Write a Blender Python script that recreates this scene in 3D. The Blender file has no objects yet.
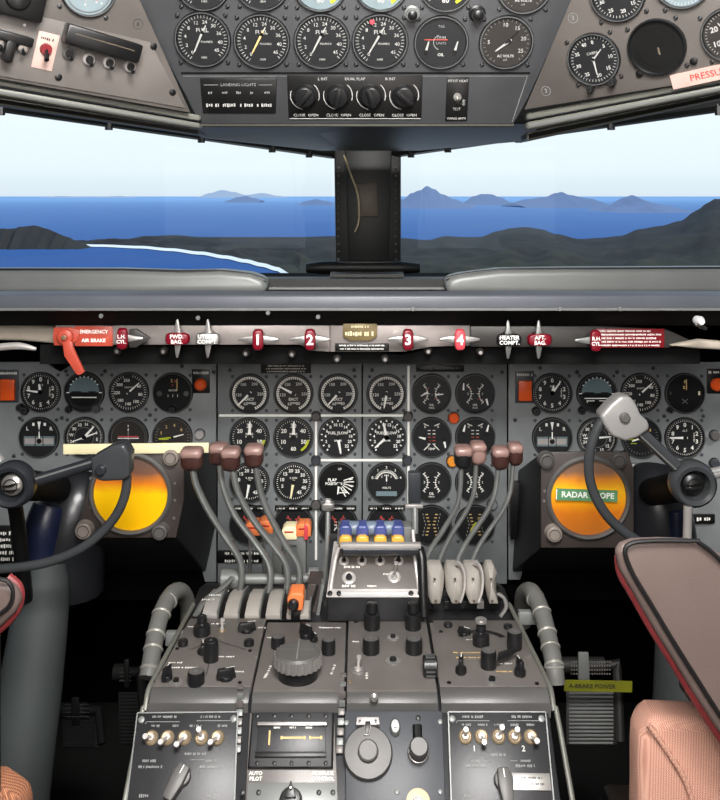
import bpy, bmesh, math, random
from mathutils import Matrix, Vector
random.seed(7)
# ---------------------------------------------------------------- set-up
F, CX, HY, CZ = 900.0, 360.0, 196.0, 1.3      # focal length in pixels, principal column, horizon row, eye height
COL = bpy.context.scene.collection
O0 = Vector((0, 0, CZ))
R = math.radians
def P(px, py, Y): return Vector(((px-CX)/F*Y, Y, CZ-(py-HY)/F*Y))

class Surf:
    """a real plane in the cockpit; at(px,py) finds the point on it and a frame lying on it"""
    def __init__(s, p, n, up=(0, 0, 1)):
        s.p = Vector(p); s.n = Vector(n).normalized(); s.up = Vector(up)
    @staticmethod
    def tri(a, b, c, up=(0, 0, 1)):
        n = (b-a).cross(c-a)
        if n.dot(O0-a) < 0: n = -n
        return Surf(a, n, up)
    def hit(s, px, py):
        d = Vector(((px-CX)/F, 1, (HY-py)/F))
        return O0 + d*((s.p-O0).dot(s.n)/d.dot(s.n))
    def sc(s, px, py): return s.hit(px, py).y/F
    def at(s, px, py, rot=0, off=0):
        z = s.n; y = (s.up - z*s.up.dot(z)).normalized(); x = y.cross(z)
        m = Matrix((x, y, z)).transposed().to_4x4()
        m.translation = s.hit(px, py) + z*off
        return m @ Matrix.Rotation(R(rot), 4, 'Z')
def VP(Y): return Surf((0, Y, 0), (0, -1, 0))
ID = Matrix.Identity(4)

# ---------------------------------------------------------------- materials
MATS = {}
def lin(c):
    c /= 255.0
    return c/12.92 if c <= .04045 else ((c+.055)/1.055)**2.4
def rgb(c, k=1.0): return tuple(min(1, lin(v)*k) for v in c)+(1,)
def mat(name, c, rough=.5, metal=0.0, var=.12, scale=40, bump=0.0, bscale=300, emit=0.0, spec=.5, wear=None):
    m = bpy.data.materials.new(name); m.use_nodes = True
    nt = m.node_tree; b = nt.nodes['Principled BSDF']
    b.inputs['Roughness'].default_value = rough; b.inputs['Metallic'].default_value = metal
    b.inputs['Specular IOR Level'].default_value = spec
    tc = nt.nodes.new('ShaderNodeTexCoord')
    if var > 0:
        nz = nt.nodes.new('ShaderNodeTexNoise'); nz.inputs['Scale'].default_value = scale; nz.inputs['Detail'].default_value = 4
        nt.links.new(tc.outputs['Object'], nz.inputs['Vector'])
        r = nt.nodes.new('ShaderNodeValToRGB')
        r.color_ramp.elements[0].position = .3; r.color_ramp.elements[1].position = .7
        r.color_ramp.elements[0].color = rgb(c, 1-var); r.color_ramp.elements[1].color = rgb(c, 1+var)
        nt.links.new(nz.outputs['Fac'], r.inputs['Fac'])
        out = r.outputs['Color']
        if wear:
            n2 = nt.nodes.new('ShaderNodeTexNoise'); n2.inputs['Scale'].default_value = scale*2.3; n2.inputs['Detail'].default_value = 8
            n2.inputs['Roughness'].default_value = .7
            nt.links.new(tc.outputs['Object'], n2.inputs['Vector'])
            r2 = nt.nodes.new('ShaderNodeValToRGB'); r2.color_ramp.elements[0].position = .62; r2.color_ramp.elements[1].position = .74
            nt.links.new(n2.outputs['Fac'], r2.inputs['Fac'])
            mx = nt.nodes.new('ShaderNodeMix'); mx.data_type = 'RGBA'
            nt.links.new(r2.outputs['Color'], mx.inputs['Factor']); nt.links.new(out, mx.inputs['A'])
            mx.inputs['B'].default_value = rgb(wear); out = mx.outputs['Result']
        nt.links.new(out, b.inputs['Base Color'])
    else:
        b.inputs['Base Color'].default_value = rgb(c)
    if emit > 0:
        b.inputs['Emission Color'].default_value = rgb(c); b.inputs['Emission Strength'].default_value = emit
    if bump > 0:
        n3 = nt.nodes.new('ShaderNodeTexNoise'); n3.inputs['Scale'].default_value = bscale
        nt.links.new(tc.outputs['Object'], n3.inputs['Vector'])
        bp = nt.nodes.new('ShaderNodeBump'); bp.inputs['Strength'].default_value = bump; bp.inputs['Distance'].default_value = .001
        nt.links.new(n3.outputs['Fac'], bp.inputs['Height']); nt.links.new(bp.outputs['Normal'], b.inputs['Normal'])
    MATS[name] = m
    return m
mat('panel', (122,126,127), .5, 0, .16, 14, .12, 500, wear=(120,126,130))
mat('panel_dark', (58,61,66), .45, 0, .18, 12, .1)
mat('ohead', (64,65,67), .42, 0, .18, 10, .08)
mat('ohead_side', (88,83,79), .42, .1, .2, 8, .1, wear=(120,110,104))
mat('console', (104,99,95), .36, .1, .15, 10, .15, 600, wear=(135,130,124))
mat('console_blk', (37,37,39), .38, 0, .2, 20, .1)
mat('console_lip', (84,83,82), .4, .1, .15, 10, .1)
mat('trim_grey', (120,122,120), .4, .2, .12, 20)
mat('rail', (112,112,104), .4, .2, .15, 6)
mat('black', (16,16,16), .38, 0, .2, 30)
mat('black_matte', (9,9,9), .8, 0, .2, 20, spec=.2)
mat('shade', (5,5,5), .95, 0, .1, 5, spec=.05)
mat('dial', (26,27,29), .45, 0, .1, 30)
mat('dial_brown', (38,34,30), .5, 0, .15, 30)
mat('bezel', (22,23,24), .3, 0, .15, 60)
mat('bezel_edge', (96,98,98), .35, .4, .1, 60)
mat('white', (246,246,240), .5, 0, .04, 50, emit=.08)
mat('mark', (236,236,228), .6, 0, .05, 50)
mat('mark_ov', (168,168,164), .6, 0, .06, 50)
mat('mark_dim', (130,132,130), .6, 0, .1, 50)
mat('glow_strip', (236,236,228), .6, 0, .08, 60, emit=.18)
mat('cream', (246,236,190), .5, 0, .05, 20)
mat('yellow', (222,205,60), .5, 0, .08, 30)
mat('amber', (235,150,50), .4, 0, .1, 30)
mat('orange', (240,92,30), .4, 0, .1, 30)
mat('orange_l', (236,128,72), .4, 0, .12, 40)
mat('red_coral', (186,76,58), .4, 0, .16, 30, wear=(226,140,112))
mat('red', (118,10,30), .3, 0, .1, 30)
mat('red_pl', (116,22,30), .4, 0, .12, 30)
mat('pinkred', (210,70,80), .4, 0, .1, 30)
mat('mark_red', (200,80,70), .6, 0, 0)
mat('mark_yel', (190,200,40), .6, 0, 0)
mat('mark_amb', (214,180,118), .6, 0, 0, emit=.1)
mat('pink_pl', (184,156,146), .5, 0, .12, 30)
mat('txt_red', (176,50,44), .5, 0, 0)
mat('txt_dark', (38,34,28), .6, 0, 0)
mat('silver', (175,172,168), .32, .7, .12, 30)
mat('silver_l', (186,181,177), .38, .35, .12, 20)
mat('strip_metal', (150,142,138), .4, .35, .16, 12, wear=(178,170,164))
mat('strip_dark', (62,60,58), .4, .3, .16, 12)
mat('chrome', (215,212,205), .15, 1, .05, 30)
mat('brass', (138,122,98), .42, .5, .15, 60)
mat('knob_brown', (66,42,38), .3, 0, .2, 40)
mat('knob_pink', (150,120,112), .3, 0, .15, 40)
mat('knob_grey', (92,90,88), .45, .1, .1, 40)
mat('knob_blk', (24,24,25), .35, 0, .15, 40)
mat('lever', (132,134,132), .35, .5, .15, 25)
mat('lever_dk', (66,68,70), .35, .5, .15, 25)
mat('petal', (176,170,162), .4, .15, .14, 20)
mat('yoke', (70,72,74), .26, .25, .12, 20)
mat('yoke_dk', (46,48,52), .3, .1, .15, 20)
mat('yoke_l', (172,170,168), .33, .4, .08, 20)
mat('leather_blk', (34,35,38), .28, 0, .2, 12, .25, 200)
mat('leather_nvy', (22,28,52), .35, 0, .2, 12, .25, 200)
mat('scope_face', (70,63,60), .42, .1, .12, 14, .1)
mat('scope_knob', (150,140,132), .4, .1, .1, 40)
mat('scope_body', (26,26,28), .5, 0, .2, 14, .1)
mat('blue_cap', (70,80,136), .3, 0, .12, 40)
mat('bluegrey_cap', (106,120,136), .35, 0, .12, 40)
mat('yel_cap', (228,176,72), .35, 0, .12, 40)
mat('post_dark', (17,18,16), .5, 0, .2, 12)
mat('frame_dark', (25,27,25), .45, .1, .2, 8)
mat('coaming', (118,120,118), .4, .1, .15, 5)
mat('coaming_lip', (86,89,96), .42, .1, .12, 6)
mat('plate_olive', (128,112,76), .4, .2, .15, 60)
mat('plate_brn', (92,82,70), .5, .1, .2, 40)
mat('fabric_tan', (172,162,148), .8, 0, .2, 8, .3, 60)
mat('hose', (96,96,92), .55, 0, .15, 30, .2)
mat('hose_ring', (150,148,140), .4, .3, .1, 30)
mat('boot_grey', (60,65,65), .7, 0, .25, 5, .2, 60)
mat('pedal', (34,33,31), .6, .2, .2, 20)
mat('tape_yel', (112,112,24), .5, 0, .15, 30)
mat('seat_brn', (100,86,81), .42, 0, .1, 6, .3, 500)
mat('pipe_red', (122,44,46), .5, 0, .12, 20)
mat('pipe_blk', (20,19,19), .5, 0, .12, 20)
mat('grn_pl', (96,150,104), .45, 0, .08, 30)
mat('dirt', (40,36,32), .7, 0, .3, 20)
mat('glass_dim', (120,134,138), .25, 0, .12, 20)
mat('sky_face', (116,136,142), .3, 0, .12, 10)
mat('white_rough', (206,206,206), .6, 0, .1, 20)
def weave(name, c1, c2, sc):
    m = mat(name, c1, .85, 0, 0); nt = m.node_tree; b = nt.nodes['Principled BSDF']
    tc = nt.nodes.new('ShaderNodeTexCoord'); cols = []
    mp = nt.nodes.new('ShaderNodeMapping'); mp.inputs['Rotation'].default_value = (.4, .5, R(40))
    nt.links.new(tc.outputs['Object'], mp.inputs['Vector'])
    ws = []
    for ax in ('X', 'Y'):
        w = nt.nodes.new('ShaderNodeTexWave'); w.bands_direction = ax; w.inputs['Scale'].default_value = sc
        nt.links.new(mp.outputs['Vector'], w.inputs['Vector']); ws.append(w)
    mu = nt.nodes.new('ShaderNodeMath'); mu.operation = 'MULTIPLY'
    nt.links.new(ws[0].outputs['Fac'], mu.inputs[0]); nt.links.new(ws[1].outputs['Fac'], mu.inputs[1])
    r = nt.nodes.new('ShaderNodeValToRGB'); r.color_ramp.elements[0].color = rgb(c2); r.color_ramp.elements[1].color = rgb(c1)
    r.color_ramp.elements[1].position = .6
    nt.links.new(mu.outputs[0], r.inputs['Fac']); nt.links.new(r.outputs['Color'], b.inputs['Base Color'])
    bp = nt.nodes.new('ShaderNodeBump'); bp.inputs['Strength'].default_value = .5; bp.inputs['Distance'].default_value = .001
    nt.links.new(mu.outputs[0], bp.inputs['Height']); nt.links.new(bp.outputs['Normal'], b.inputs['Normal'])
weave('weave_pink', (226,178,156), (178,126,108), 190)
weave('weave_orange', (196,134,96), (120,74,54), 150)
def ramp(r, stops):
    e = r.color_ramp.elements; e[0].position = stops[0][0]; e[0].color = rgb(stops[0][1]); e[1].position = stops[-1][0]; e[1].color = rgb(stops[-1][1])
    for p, c in stops[1:-1]:
        n = e.new(p); n.color = rgb(c)
def banded(name, stops, zscale, emit):
    """screen of a radar tube: phosphor colours banded up its own height, lit from within"""
    m = mat(name, (90,80,70), .25, 0, 0); nt = m.node_tree; b = nt.nodes['Principled BSDF']
    tc = nt.nodes.new('ShaderNodeTexCoord'); sp = nt.nodes.new('ShaderNodeSeparateXYZ')
    nt.links.new(tc.outputs['Object'], sp.inputs[0])
    nz = nt.nodes.new('ShaderNodeTexNoise'); nz.inputs['Scale'].default_value = 25
    nt.links.new(tc.outputs['Object'], nz.inputs['Vector'])
    a = nt.nodes.new('ShaderNodeMath'); a.operation = 'MULTIPLY_ADD'; a.inputs[1].default_value = zscale; a.inputs[2].default_value = .43
    nt.links.new(sp.outputs['Z'], a.inputs[0])
    a2 = nt.nodes.new('ShaderNodeMath'); a2.operation = 'MULTIPLY_ADD'; a2.inputs[1].default_value = .14
    nt.links.new(nz.outputs['Fac'], a2.inputs[0]); nt.links.new(a.outputs[0], a2.inputs[2])
    r = nt.nodes.new('ShaderNodeValToRGB'); e = r.color_ramp.elements
    ramp(r, stops)
    nt.links.new(a2.outputs[0], r.inputs['Fac'])
    nt.links.new(r.outputs['Color'], b.inputs['Base Color']); nt.links.new(r.outputs['Color'], b.inputs['Emission Color'])
    b.inputs['Emission Strength'].default_value = emit
banded('screen_yellow', [(0,(250,176,10)),(.12,(240,180,10)),(.5,(244,190,14)),(.62,(214,120,34)),(.74,(120,84,66)),(1,(88,82,78))], 6.6, .2)
banded('screen_orange', [(0,(170,98,40)),(.32,(200,112,30)),(.44,(226,146,26)),(.6,(244,180,34)),(.7,(220,136,44)),(.8,(130,96,74)),(1,(88,82,76))], 6.6, .2)
def glass():
    m = bpy.data.materials.new('window_glass'); m.use_nodes = True; nt = m.node_tree; nt.nodes.clear()
    o = nt.nodes.new('ShaderNodeOutputMaterial'); t = nt.nodes.new('ShaderNodeBsdfTransparent'); g = nt.nodes.new('ShaderNodeBsdfGlossy')
    t.inputs[0].default_value = (.98,.99,.99,1); g.inputs['Roughness'].default_value = .02
    mx = nt.nodes.new('ShaderNodeMixShader'); mx.inputs[0].default_value = .03
    nt.links.new(t.outputs[0], mx.inputs[1]); nt.links.new(g.outputs[0], mx.inputs[2]); nt.links.new(mx.outputs[0], o.inputs[0])
    MATS['glass'] = m
glass()

# ---------------------------------------------------------------- mesh builder
TXT = {}
def text_geo(s, bold):
    k = (s, bold)
    if k not in TXT:
        cu = bpy.data.curves.new('t', 'FONT'); cu.body = s; cu.size = 1; cu.align_x = 'CENTER'; cu.align_y = 'CENTER'
        cu.resolution_u = 2; cu.offset = .028 if bold else .008
        ob = bpy.data.objects.new('t', cu); COL.objects.link(ob)
        me = ob.to_mesh()
        TXT[k] = ([v.co.copy() for v in me.vertices], [tuple(p.vertices) for p in me.polygons])
        ob.to_mesh_clear(); bpy.data.objects.remove(ob); bpy.data.curves.remove(cu)
    return TXT[k]

class MB:
    def __init__(s, M=ID): s.v = []; s.f = []; s.m = []; s.M = M
    def add(s, vs, fs, m, L=None):
        T = s.M @ L if L is not None else s.M
        o = len(s.v); s.v += [T @ Vector(v) for v in vs]
        s.f += [tuple(i+o for i in f) for f in fs]; s.m += [m]*len(fs)
        return s
    def box(s, c, d, m, L=None, tap=1.0):
        x, y, z = (k/2 for k in d); T = Matrix.Translation(c)
        if L is not None: T = L @ T
        vs = [(-x,-y,-z),(x,-y,-z),(x,y,-z),(-x,y,-z),(-x*tap,-y*tap,z),(x*tap,-y*tap,z),(x*tap,y*tap,z),(-x*tap,y*tap,z)]
        return s.add(vs, [(3,2,1,0),(4,5,6,7),(0,1,5,4),(1,2,6,5),(2,3,7,6),(3,0,4,7)], m, T)
    def lathe(s, prof, m, n=24, c=(0,0,0), L=None, cap0=True, cap1=True, sx=1, sy=1):
        T = Matrix.Translation(c)
        if L is not None: T = L @ T
        vs = []; fs = []
        for r, z in prof:
            for i in range(n):
                a = 2*math.pi*i/n; vs.append((r*math.cos(a)*sx, r*math.sin(a)*sy, z))
        for k in range(len(prof)-1):
            for i in range(n):
                j = (i+1) % n; fs.append((k*n+i, k*n+j, (k+1)*n+j, (k+1)*n+i))
        if cap0: fs.append(tuple(reversed(range(n))))
        if cap1: fs.append(tuple((len(prof)-1)*n+i for i in range(n)))
        return s.add(vs, fs, m, T)
    def disc(s, r, z, m, n=32, c=(0,0), sx=1, sy=1):
        return s.add([(c[0]+r*sx*math.cos(2*math.pi*i/n), c[1]+r*sy*math.sin(2*math.pi*i/n), z) for i in range(n)], [tuple(range(n))], m)
    def ring(s, r0, r1, z, m, a0=0, a1=360, n=32, c=(0,0)):
        vs = []; fs = []                                    # angles clockwise from straight up
        for i in range(n+1):
            a = R(a0+(a1-a0)*i/n); q = (math.sin(a), math.cos(a))
            vs += [(c[0]+r0*q[0], c[1]+r0*q[1], z), (c[0]+r1*q[0], c[1]+r1*q[1], z)]
        for i in range(n): fs.append((2*i, 2*i+2, 2*i+3, 2*i+1))
        return s.add(vs, fs, m)
    def line(s, x0, y0, x1, y1, w, z, m):
        d = Vector((x1-x0, y1-y0)); d.normalize(); q = Vector((-d.y, d.x))*w/2
        return s.add([(x0+q.x,y0+q.y,z),(x0-q.x,y0-q.y,z),(x1-q.x,y1-q.y,z),(x1+q.x,y1+q.y,z)], [(0,1,2,3)], m)
    def quad(s, x, y, w, h, z, m): return s.add([(x-w/2,y-h/2,z),(x+w/2,y-h/2,z),(x+w/2,y+h/2,z),(x-w/2,y+h/2,z)], [(0,1,2,3)], m)
    def text(s, t, x, y, z, size, m, bold=False, rot=0, sx=1):
        vs, fs = text_geo(t, bold)
        L = Matrix.Translation((x,y,z)) @ Matrix.Rotation(R(rot),4,'Z') @ Matrix.Diagonal((size*sx,size,1,1))
        return s.add(vs, fs, m, L)
    def scribble(s, x, y, z, w, h, m, seed=0):
        """a line of lettering too small to read: strokes only"""
        rn = random.Random(seed*977+int(w*1e5)); u = x-w/2
        while u < x+w/2-h*.3:
            k = h*rn.choice((.35,.5,.6))
            s.quad(u+k/2, y+rn.uniform(-.06,.06)*h, k*.75, h*rn.uniform(.6,1), z, m); u += k*1.12 + (h*.5 if rn.random() < .16 else 0)
        return s
    def tube(s, pts, r, m, n=10, smooth=3, caps=True, flat=1.0):
        """tube in world/local points; r float or list per point; flat squeezes across local x"""
        pts = [Vector(p) for p in pts]; rs = list(r) if isinstance(r, (list, tuple)) else [r]*len(pts)
        if smooth > 1 and len(pts) > 2:
            q = []; qr = []
            for i in range(len(pts)-1):
                p0 = pts[max(i-1,0)]; p1 = pts[i]; p2 = pts[i+1]; p3 = pts[min(i+2,len(pts)-1)]
                for k in range(smooth):
                    t = k/smooth
                    q.append(.5*((2*p1)+(p2-p0)*t+(2*p0-5*p1+4*p2-p3)*t*t+(3*p1-p0-3*p2+p3)*t**3)); qr.append(rs[i]*(1-t)+rs[i+1]*t)
            q.append(pts[-1]); qr.append(rs[-1]); pts, rs = q, qr
        vs = []; fs = []; N = None
        for i, p in enumerate(pts):
            t = (pts[min(i+1,len(pts)-1)]-pts[max(i-1,0)]).normalized()
            if N is None:
                N = t.cross(Vector((0,1,0)) if abs(t.y) < .9 else Vector((1,0,0))).normalized()
            N = (N - t*N.dot(t)).normalized(); B = t.cross(N)
            for k in range(n):
                a = 2*math.pi*k/n; vs.append(p + N*math.cos(a)*rs[i]*flat + B*math.sin(a)*rs[i])
        for i in range(len(pts)-1):
            for k in range(n):
                j = (k+1) % n; fs.append((i*n+k, i*n+j, (i+1)*n+j, (i+1)*n+k))
        if caps: fs += [tuple(reversed(range(n))), tuple((len(pts)-1)*n+k for k in range(n))]
        return s.add(vs, fs, m)
    def prism(s, pts, z0, z1, m, tap=1.0):
        n = len(pts); cx = sum(p[0] for p in pts)/n; cy = sum(p[1] for p in pts)/n
        vs = [(x,y,z0) for x,y in pts]+[(cx+(x-cx)*tap, cy+(y-cy)*tap, z1) for x,y in pts]
        fs = [tuple(reversed(range(n))), tuple(range(n,2*n))]+[(i,(i+1)%n,n+(i+1)%n,n+i) for i in range(n)]
        return s.add(vs, fs, m)
    def slab(s, pts, Y, t, m):
        """outline given as the photo shows it, standing at depth Y (or its own depth per point), t thick"""
        fr = [P(p[0], p[1], p[2] if len(p) > 2 else Y) for p in pts]; n = len(fr)
        vs = fr+[v+Vector((0,t,0)) for v in fr]
        fs = [tuple(range(n)), tuple(reversed(range(n,2*n)))]+[(i,n+i,n+(i+1)%n,(i+1)%n) for i in range(n)]
        return s.add(vs, fs, m)
    def build(s, name, parent=None, bevel=0, seg=2, smooth=35, origin=None):
        W = WM[parent.name] if parent is not None else (Matrix.Translation(origin) if origin is not None else s.M.copy())
        inv = W.inverted()
        me = bpy.data.meshes.new(name)
        used = []
        for m in s.m:
            if m not in used: used.append(m)
        bm = bmesh.new(); bv = [bm.verts.new(inv @ v) for v in s.v]
        for f, m in zip(s.f, s.m):
            try: fc = bm.faces.new([bv[i] for i in f]); fc.material_index = used.index(m)
            except ValueError: pass
        bmesh.ops.recalc_face_normals(bm, faces=bm.faces)
        if bevel:
            es = [e for e in bm.edges if e.is_manifold and len(e.link_faces) == 2 and e.calc_face_angle(0) > R(35)]
            bmesh.ops.bevel(bm, geom=es, offset=bevel, segments=seg, affect='EDGES', profile=.5, clamp_overlap=True)
        # loose printed marks: point them towards the object's outside (local +z / towards the viewer)
        bm.to_mesh(me); bm.free()
        for m in used: me.materials.append(MATS[m])
        if smooth:
            me.shade_smooth(); me.set_sharp_from_angle(angle=R(smooth))
        o = bpy.data.objects.new(name, me); COL.objects.link(o)
        if parent is not None: o.parent = parent; WM[o.name] = W
        else: o.matrix_world = W; WM[o.name] = W
        return o
WM = {}
def tag(o, label=None, cat=None, group=None, kind=None):
    for k, v in (('label', label), ('category', cat), ('group', group), ('kind', kind)):
        if v: o[k] = v
    return o
def thing(name, label, cat, M, group=None):
    o = bpy.data.objects.new(name, None); COL.objects.link(o); o.matrix_world = M; o.empty_display_size = .02
    WM[o.name] = M.copy()
    return tag(o, label, cat, group)
def structure(o): return tag(o, kind='structure')
def T(v): return Matrix.Translation(v)
# a frame whose z axis runs from a to b
def axis(a, b):
    z = (b-a).normalized(); u = Vector((0,0,1)) if abs(z.z) < .95 else Vector((0,1,0))
    x = u.cross(z).normalized(); y = z.cross(x); m = Matrix((x,y,z)).transposed().to_4x4(); m.translation = a
    return m
class OffS:
    def __init__(s, S, d): s.S = S; s.d = d; s.n = S.n
    def at(s, px, py, rot=0, off=0): return s.S.at(px,py,rot,off+s.d)
    def sc(s, px, py): return s.S.sc(px,py)
    def hit(s, px, py): return s.S.hit(px,py)+s.S.n*s.d
# ================================================================ camera, world, lights
cam = bpy.data.objects.new('camera', bpy.data.cameras.new('camera')); COL.objects.link(cam)
cam.location = (0, 0, CZ); cam.rotation_euler = (R(90), 0, 0)
cam.data.sensor_width = 36; cam.data.lens = 36*F/800; cam.data.shift_y = -204/800
cam.data.clip_start = .02; cam.data.clip_end = 2e6
bpy.context.scene.camera = cam
bpy.context.scene.view_settings.view_transform = 'Standard'
bpy.context.scene.view_settings.look = 'None'
w = bpy.data.worlds.new('sky'); bpy.context.scene.world = w; w.use_nodes = True
nt = w.node_tree; bg = nt.nodes['Background']
tc = nt.nodes.new('ShaderNodeTexCoord'); sp = nt.nodes.new('ShaderNodeSeparateXYZ'); nt.links.new(tc.outputs['Generated'], sp.inputs[0])
r = nt.nodes.new('ShaderNodeValToRGB')
ramp(r, [(0,(214,228,238)),(.01,(218,232,240)),(.03,(228,242,248)),(.09,(234,248,252)),(.5,(170,205,240)),(1,(150,190,235))])
nt.links.new(sp.outputs['Z'], r.inputs['Fac']); nt.links.new(r.outputs['Color'], bg.inputs['Color']); bg.inputs['Strength'].default_value = 1.12

def area(name, loc, target, size, power, col=(1,1,1), sy=None):
    l = bpy.data.lights.new(name, 'AREA'); l.energy = power; l.color = col; l.size = size
    if sy: l.shape = 'RECTANGLE'; l.size_y = sy
    o = bpy.data.objects.new(name, l); COL.objects.link(o); o.location = loc
    o.rotation_euler = (Vector(target)-Vector(loc)).to_track_quat('-Z', 'Y').to_euler(); return o
area('cabin_dome_light', (.1, .25, 2.0), (.0, 1.6, .75), .5, 48, (1,.98,.96))
area('cabin_rear_light', (-.1, -.3, 1.55), (0, 1.6, .9), .5, 19, (1,.96,.93))
area('cabin_low_light', (.35, .2, 1.0), (.05, 1.25, 1.5), .25, 1.6, (1,.9,.84))
sun = bpy.data.objects.new('sun', bpy.data.lights.new('sun', 'SUN')); COL.objects.link(sun)
sun.data.energy = 2.2; sun.data.angle = R(.5); sun.data.color = (1,.96,.9)
sun.rotation_euler = Vector((-.55, .55, -.8)).to_track_quat('-Z', 'Y').to_euler()

# ================================================================ outside: sea, land, islands
SEA = -298.7
seaS = Surf((0,0,SEA), (0,0,1), (0,1,0))
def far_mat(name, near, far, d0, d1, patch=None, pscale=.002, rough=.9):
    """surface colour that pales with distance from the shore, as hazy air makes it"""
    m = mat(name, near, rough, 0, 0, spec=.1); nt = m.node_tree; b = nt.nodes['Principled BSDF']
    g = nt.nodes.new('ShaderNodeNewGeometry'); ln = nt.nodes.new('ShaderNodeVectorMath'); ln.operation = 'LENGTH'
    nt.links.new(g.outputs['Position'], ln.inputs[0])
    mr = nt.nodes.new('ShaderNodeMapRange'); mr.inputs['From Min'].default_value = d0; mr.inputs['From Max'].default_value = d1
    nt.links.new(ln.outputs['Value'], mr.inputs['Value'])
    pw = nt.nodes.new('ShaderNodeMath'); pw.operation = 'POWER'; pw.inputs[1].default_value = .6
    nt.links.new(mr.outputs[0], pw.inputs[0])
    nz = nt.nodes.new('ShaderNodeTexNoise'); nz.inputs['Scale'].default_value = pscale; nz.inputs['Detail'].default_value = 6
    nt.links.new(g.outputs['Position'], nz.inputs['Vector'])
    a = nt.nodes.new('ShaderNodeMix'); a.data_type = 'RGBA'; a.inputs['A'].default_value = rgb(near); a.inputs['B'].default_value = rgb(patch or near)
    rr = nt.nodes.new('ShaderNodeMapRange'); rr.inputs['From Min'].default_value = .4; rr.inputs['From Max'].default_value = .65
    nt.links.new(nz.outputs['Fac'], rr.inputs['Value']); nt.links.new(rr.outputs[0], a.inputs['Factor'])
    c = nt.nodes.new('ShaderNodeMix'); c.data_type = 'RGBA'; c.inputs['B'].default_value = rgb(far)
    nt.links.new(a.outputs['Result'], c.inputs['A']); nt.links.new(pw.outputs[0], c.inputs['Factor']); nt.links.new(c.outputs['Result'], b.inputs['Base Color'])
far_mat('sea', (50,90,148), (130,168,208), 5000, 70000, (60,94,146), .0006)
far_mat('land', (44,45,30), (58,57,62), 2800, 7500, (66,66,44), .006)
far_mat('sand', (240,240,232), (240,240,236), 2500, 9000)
far_mat('isle_near', (44,52,72), (50,62,84), 15000, 26000, (68,82,112), .0015); MATS['isle_near'].node_tree.nodes['Principled BSDF'].inputs['Emission Color'].default_value = rgb((112,138,182)); MATS['isle_near'].node_tree.nodes['Principled BSDF'].inputs['Emission Strength'].default_value = .8  # emission paints the blue air haze over these islands
far_mat('isle_far', (70,84,104), (70,84,104), 30000, 80000, (66,80,102), .0005); MATS['isle_far'].node_tree.nodes['Principled BSDF'].inputs['Emission Color'].default_value = rgb((160,184,212)); MATS['isle_far'].node_tree.nodes['Principled BSDF'].inputs['Emission Strength'].default_value = .8  # pale glow stands in for thicker haze on the distant islands
mb = MB()
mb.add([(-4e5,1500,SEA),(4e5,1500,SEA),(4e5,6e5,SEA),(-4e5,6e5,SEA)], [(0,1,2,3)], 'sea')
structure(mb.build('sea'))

def interp(pts, x):
    if x <= pts[0][0]: return pts[0][1]
    for (x0,y0),(x1,y1) in zip(pts, pts[1:]):
        if x <= x1:
            t = (x-x0)/(x1-x0); t = t*t*(3-2*t); return y0+(y1-y0)*t
    return pts[-1][1]
def vnoise(x, y, s=0):
    def h(i, j): return math.sin(i*127.1+j*311.7+s*74.7)*43758.5453 % 1
    i, j = math.floor(x), math.floor(y); u, v = x-i, y-j; u = u*u*(3-2*u); v = v*v*(3-2*v)
    return (h(i,j)*(1-u)+h(i+1,j)*u)*(1-v)+(h(i,j+1)*(1-u)+h(i+1,j+1)*u)*v
def ridge(mb, sil, D, depth, m, nx=90, ny=16, rough=.12, seed=0):
    """a mountain range: crest line given by its outline, falling to sea level in front and behind"""
    x0, x1 = sil[0][0], sil[-1][0]; vs = []; fs = []
    for j in range(ny+1):
        v = -1+2*j/ny; Y = D+v*depth
        for i in range(nx+1):
            px = x0+(x1-x0)*i/nx; h = max(0, (CZ-SEA)-(interp(sil, px)-HY)/F*D)
            n = 1+rough*((vnoise(i*.2, j*.9, seed)-.5)*2+(vnoise(i*.45, j*1.8, seed+5)-.5))*(1-.75*(abs(v) < .08))
            z = h*(1-abs(v)**1.25)*n
            vs.append(((px-CX)/F*D, Y+(vnoise(i*.3, 3, seed)-.5)*depth*(.3 if depth < 1000 else .02), SEA+z-2))
    for j in range(ny):
        for i in range(nx):
            a = j*(nx+1)+i; fs.append((a, a+1, a+nx+2, a+nx+1))
    mb.add(vs, fs, m)
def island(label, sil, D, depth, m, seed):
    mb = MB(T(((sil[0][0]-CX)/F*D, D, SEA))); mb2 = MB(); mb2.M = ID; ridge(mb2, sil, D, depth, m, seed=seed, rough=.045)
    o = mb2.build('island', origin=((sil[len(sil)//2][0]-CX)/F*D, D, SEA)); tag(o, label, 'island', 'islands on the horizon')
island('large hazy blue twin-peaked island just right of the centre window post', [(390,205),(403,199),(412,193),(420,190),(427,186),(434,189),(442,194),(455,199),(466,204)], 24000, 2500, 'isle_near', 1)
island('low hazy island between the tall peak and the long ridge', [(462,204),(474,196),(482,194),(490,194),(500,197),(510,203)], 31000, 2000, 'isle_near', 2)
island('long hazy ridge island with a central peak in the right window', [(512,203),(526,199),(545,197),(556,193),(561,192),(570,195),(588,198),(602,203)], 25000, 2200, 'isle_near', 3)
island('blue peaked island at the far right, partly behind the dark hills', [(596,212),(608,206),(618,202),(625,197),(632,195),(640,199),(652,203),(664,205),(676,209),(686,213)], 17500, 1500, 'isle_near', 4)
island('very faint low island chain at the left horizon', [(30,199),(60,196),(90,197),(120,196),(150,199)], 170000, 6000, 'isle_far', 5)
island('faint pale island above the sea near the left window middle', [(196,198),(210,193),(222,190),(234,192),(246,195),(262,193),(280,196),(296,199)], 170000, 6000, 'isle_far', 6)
island('small pale blue islet in the left window', [(228,200),(238,197),(246,196),(254,198),(262,200)], 42000, 1500, 'isle_near', 7)
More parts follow.
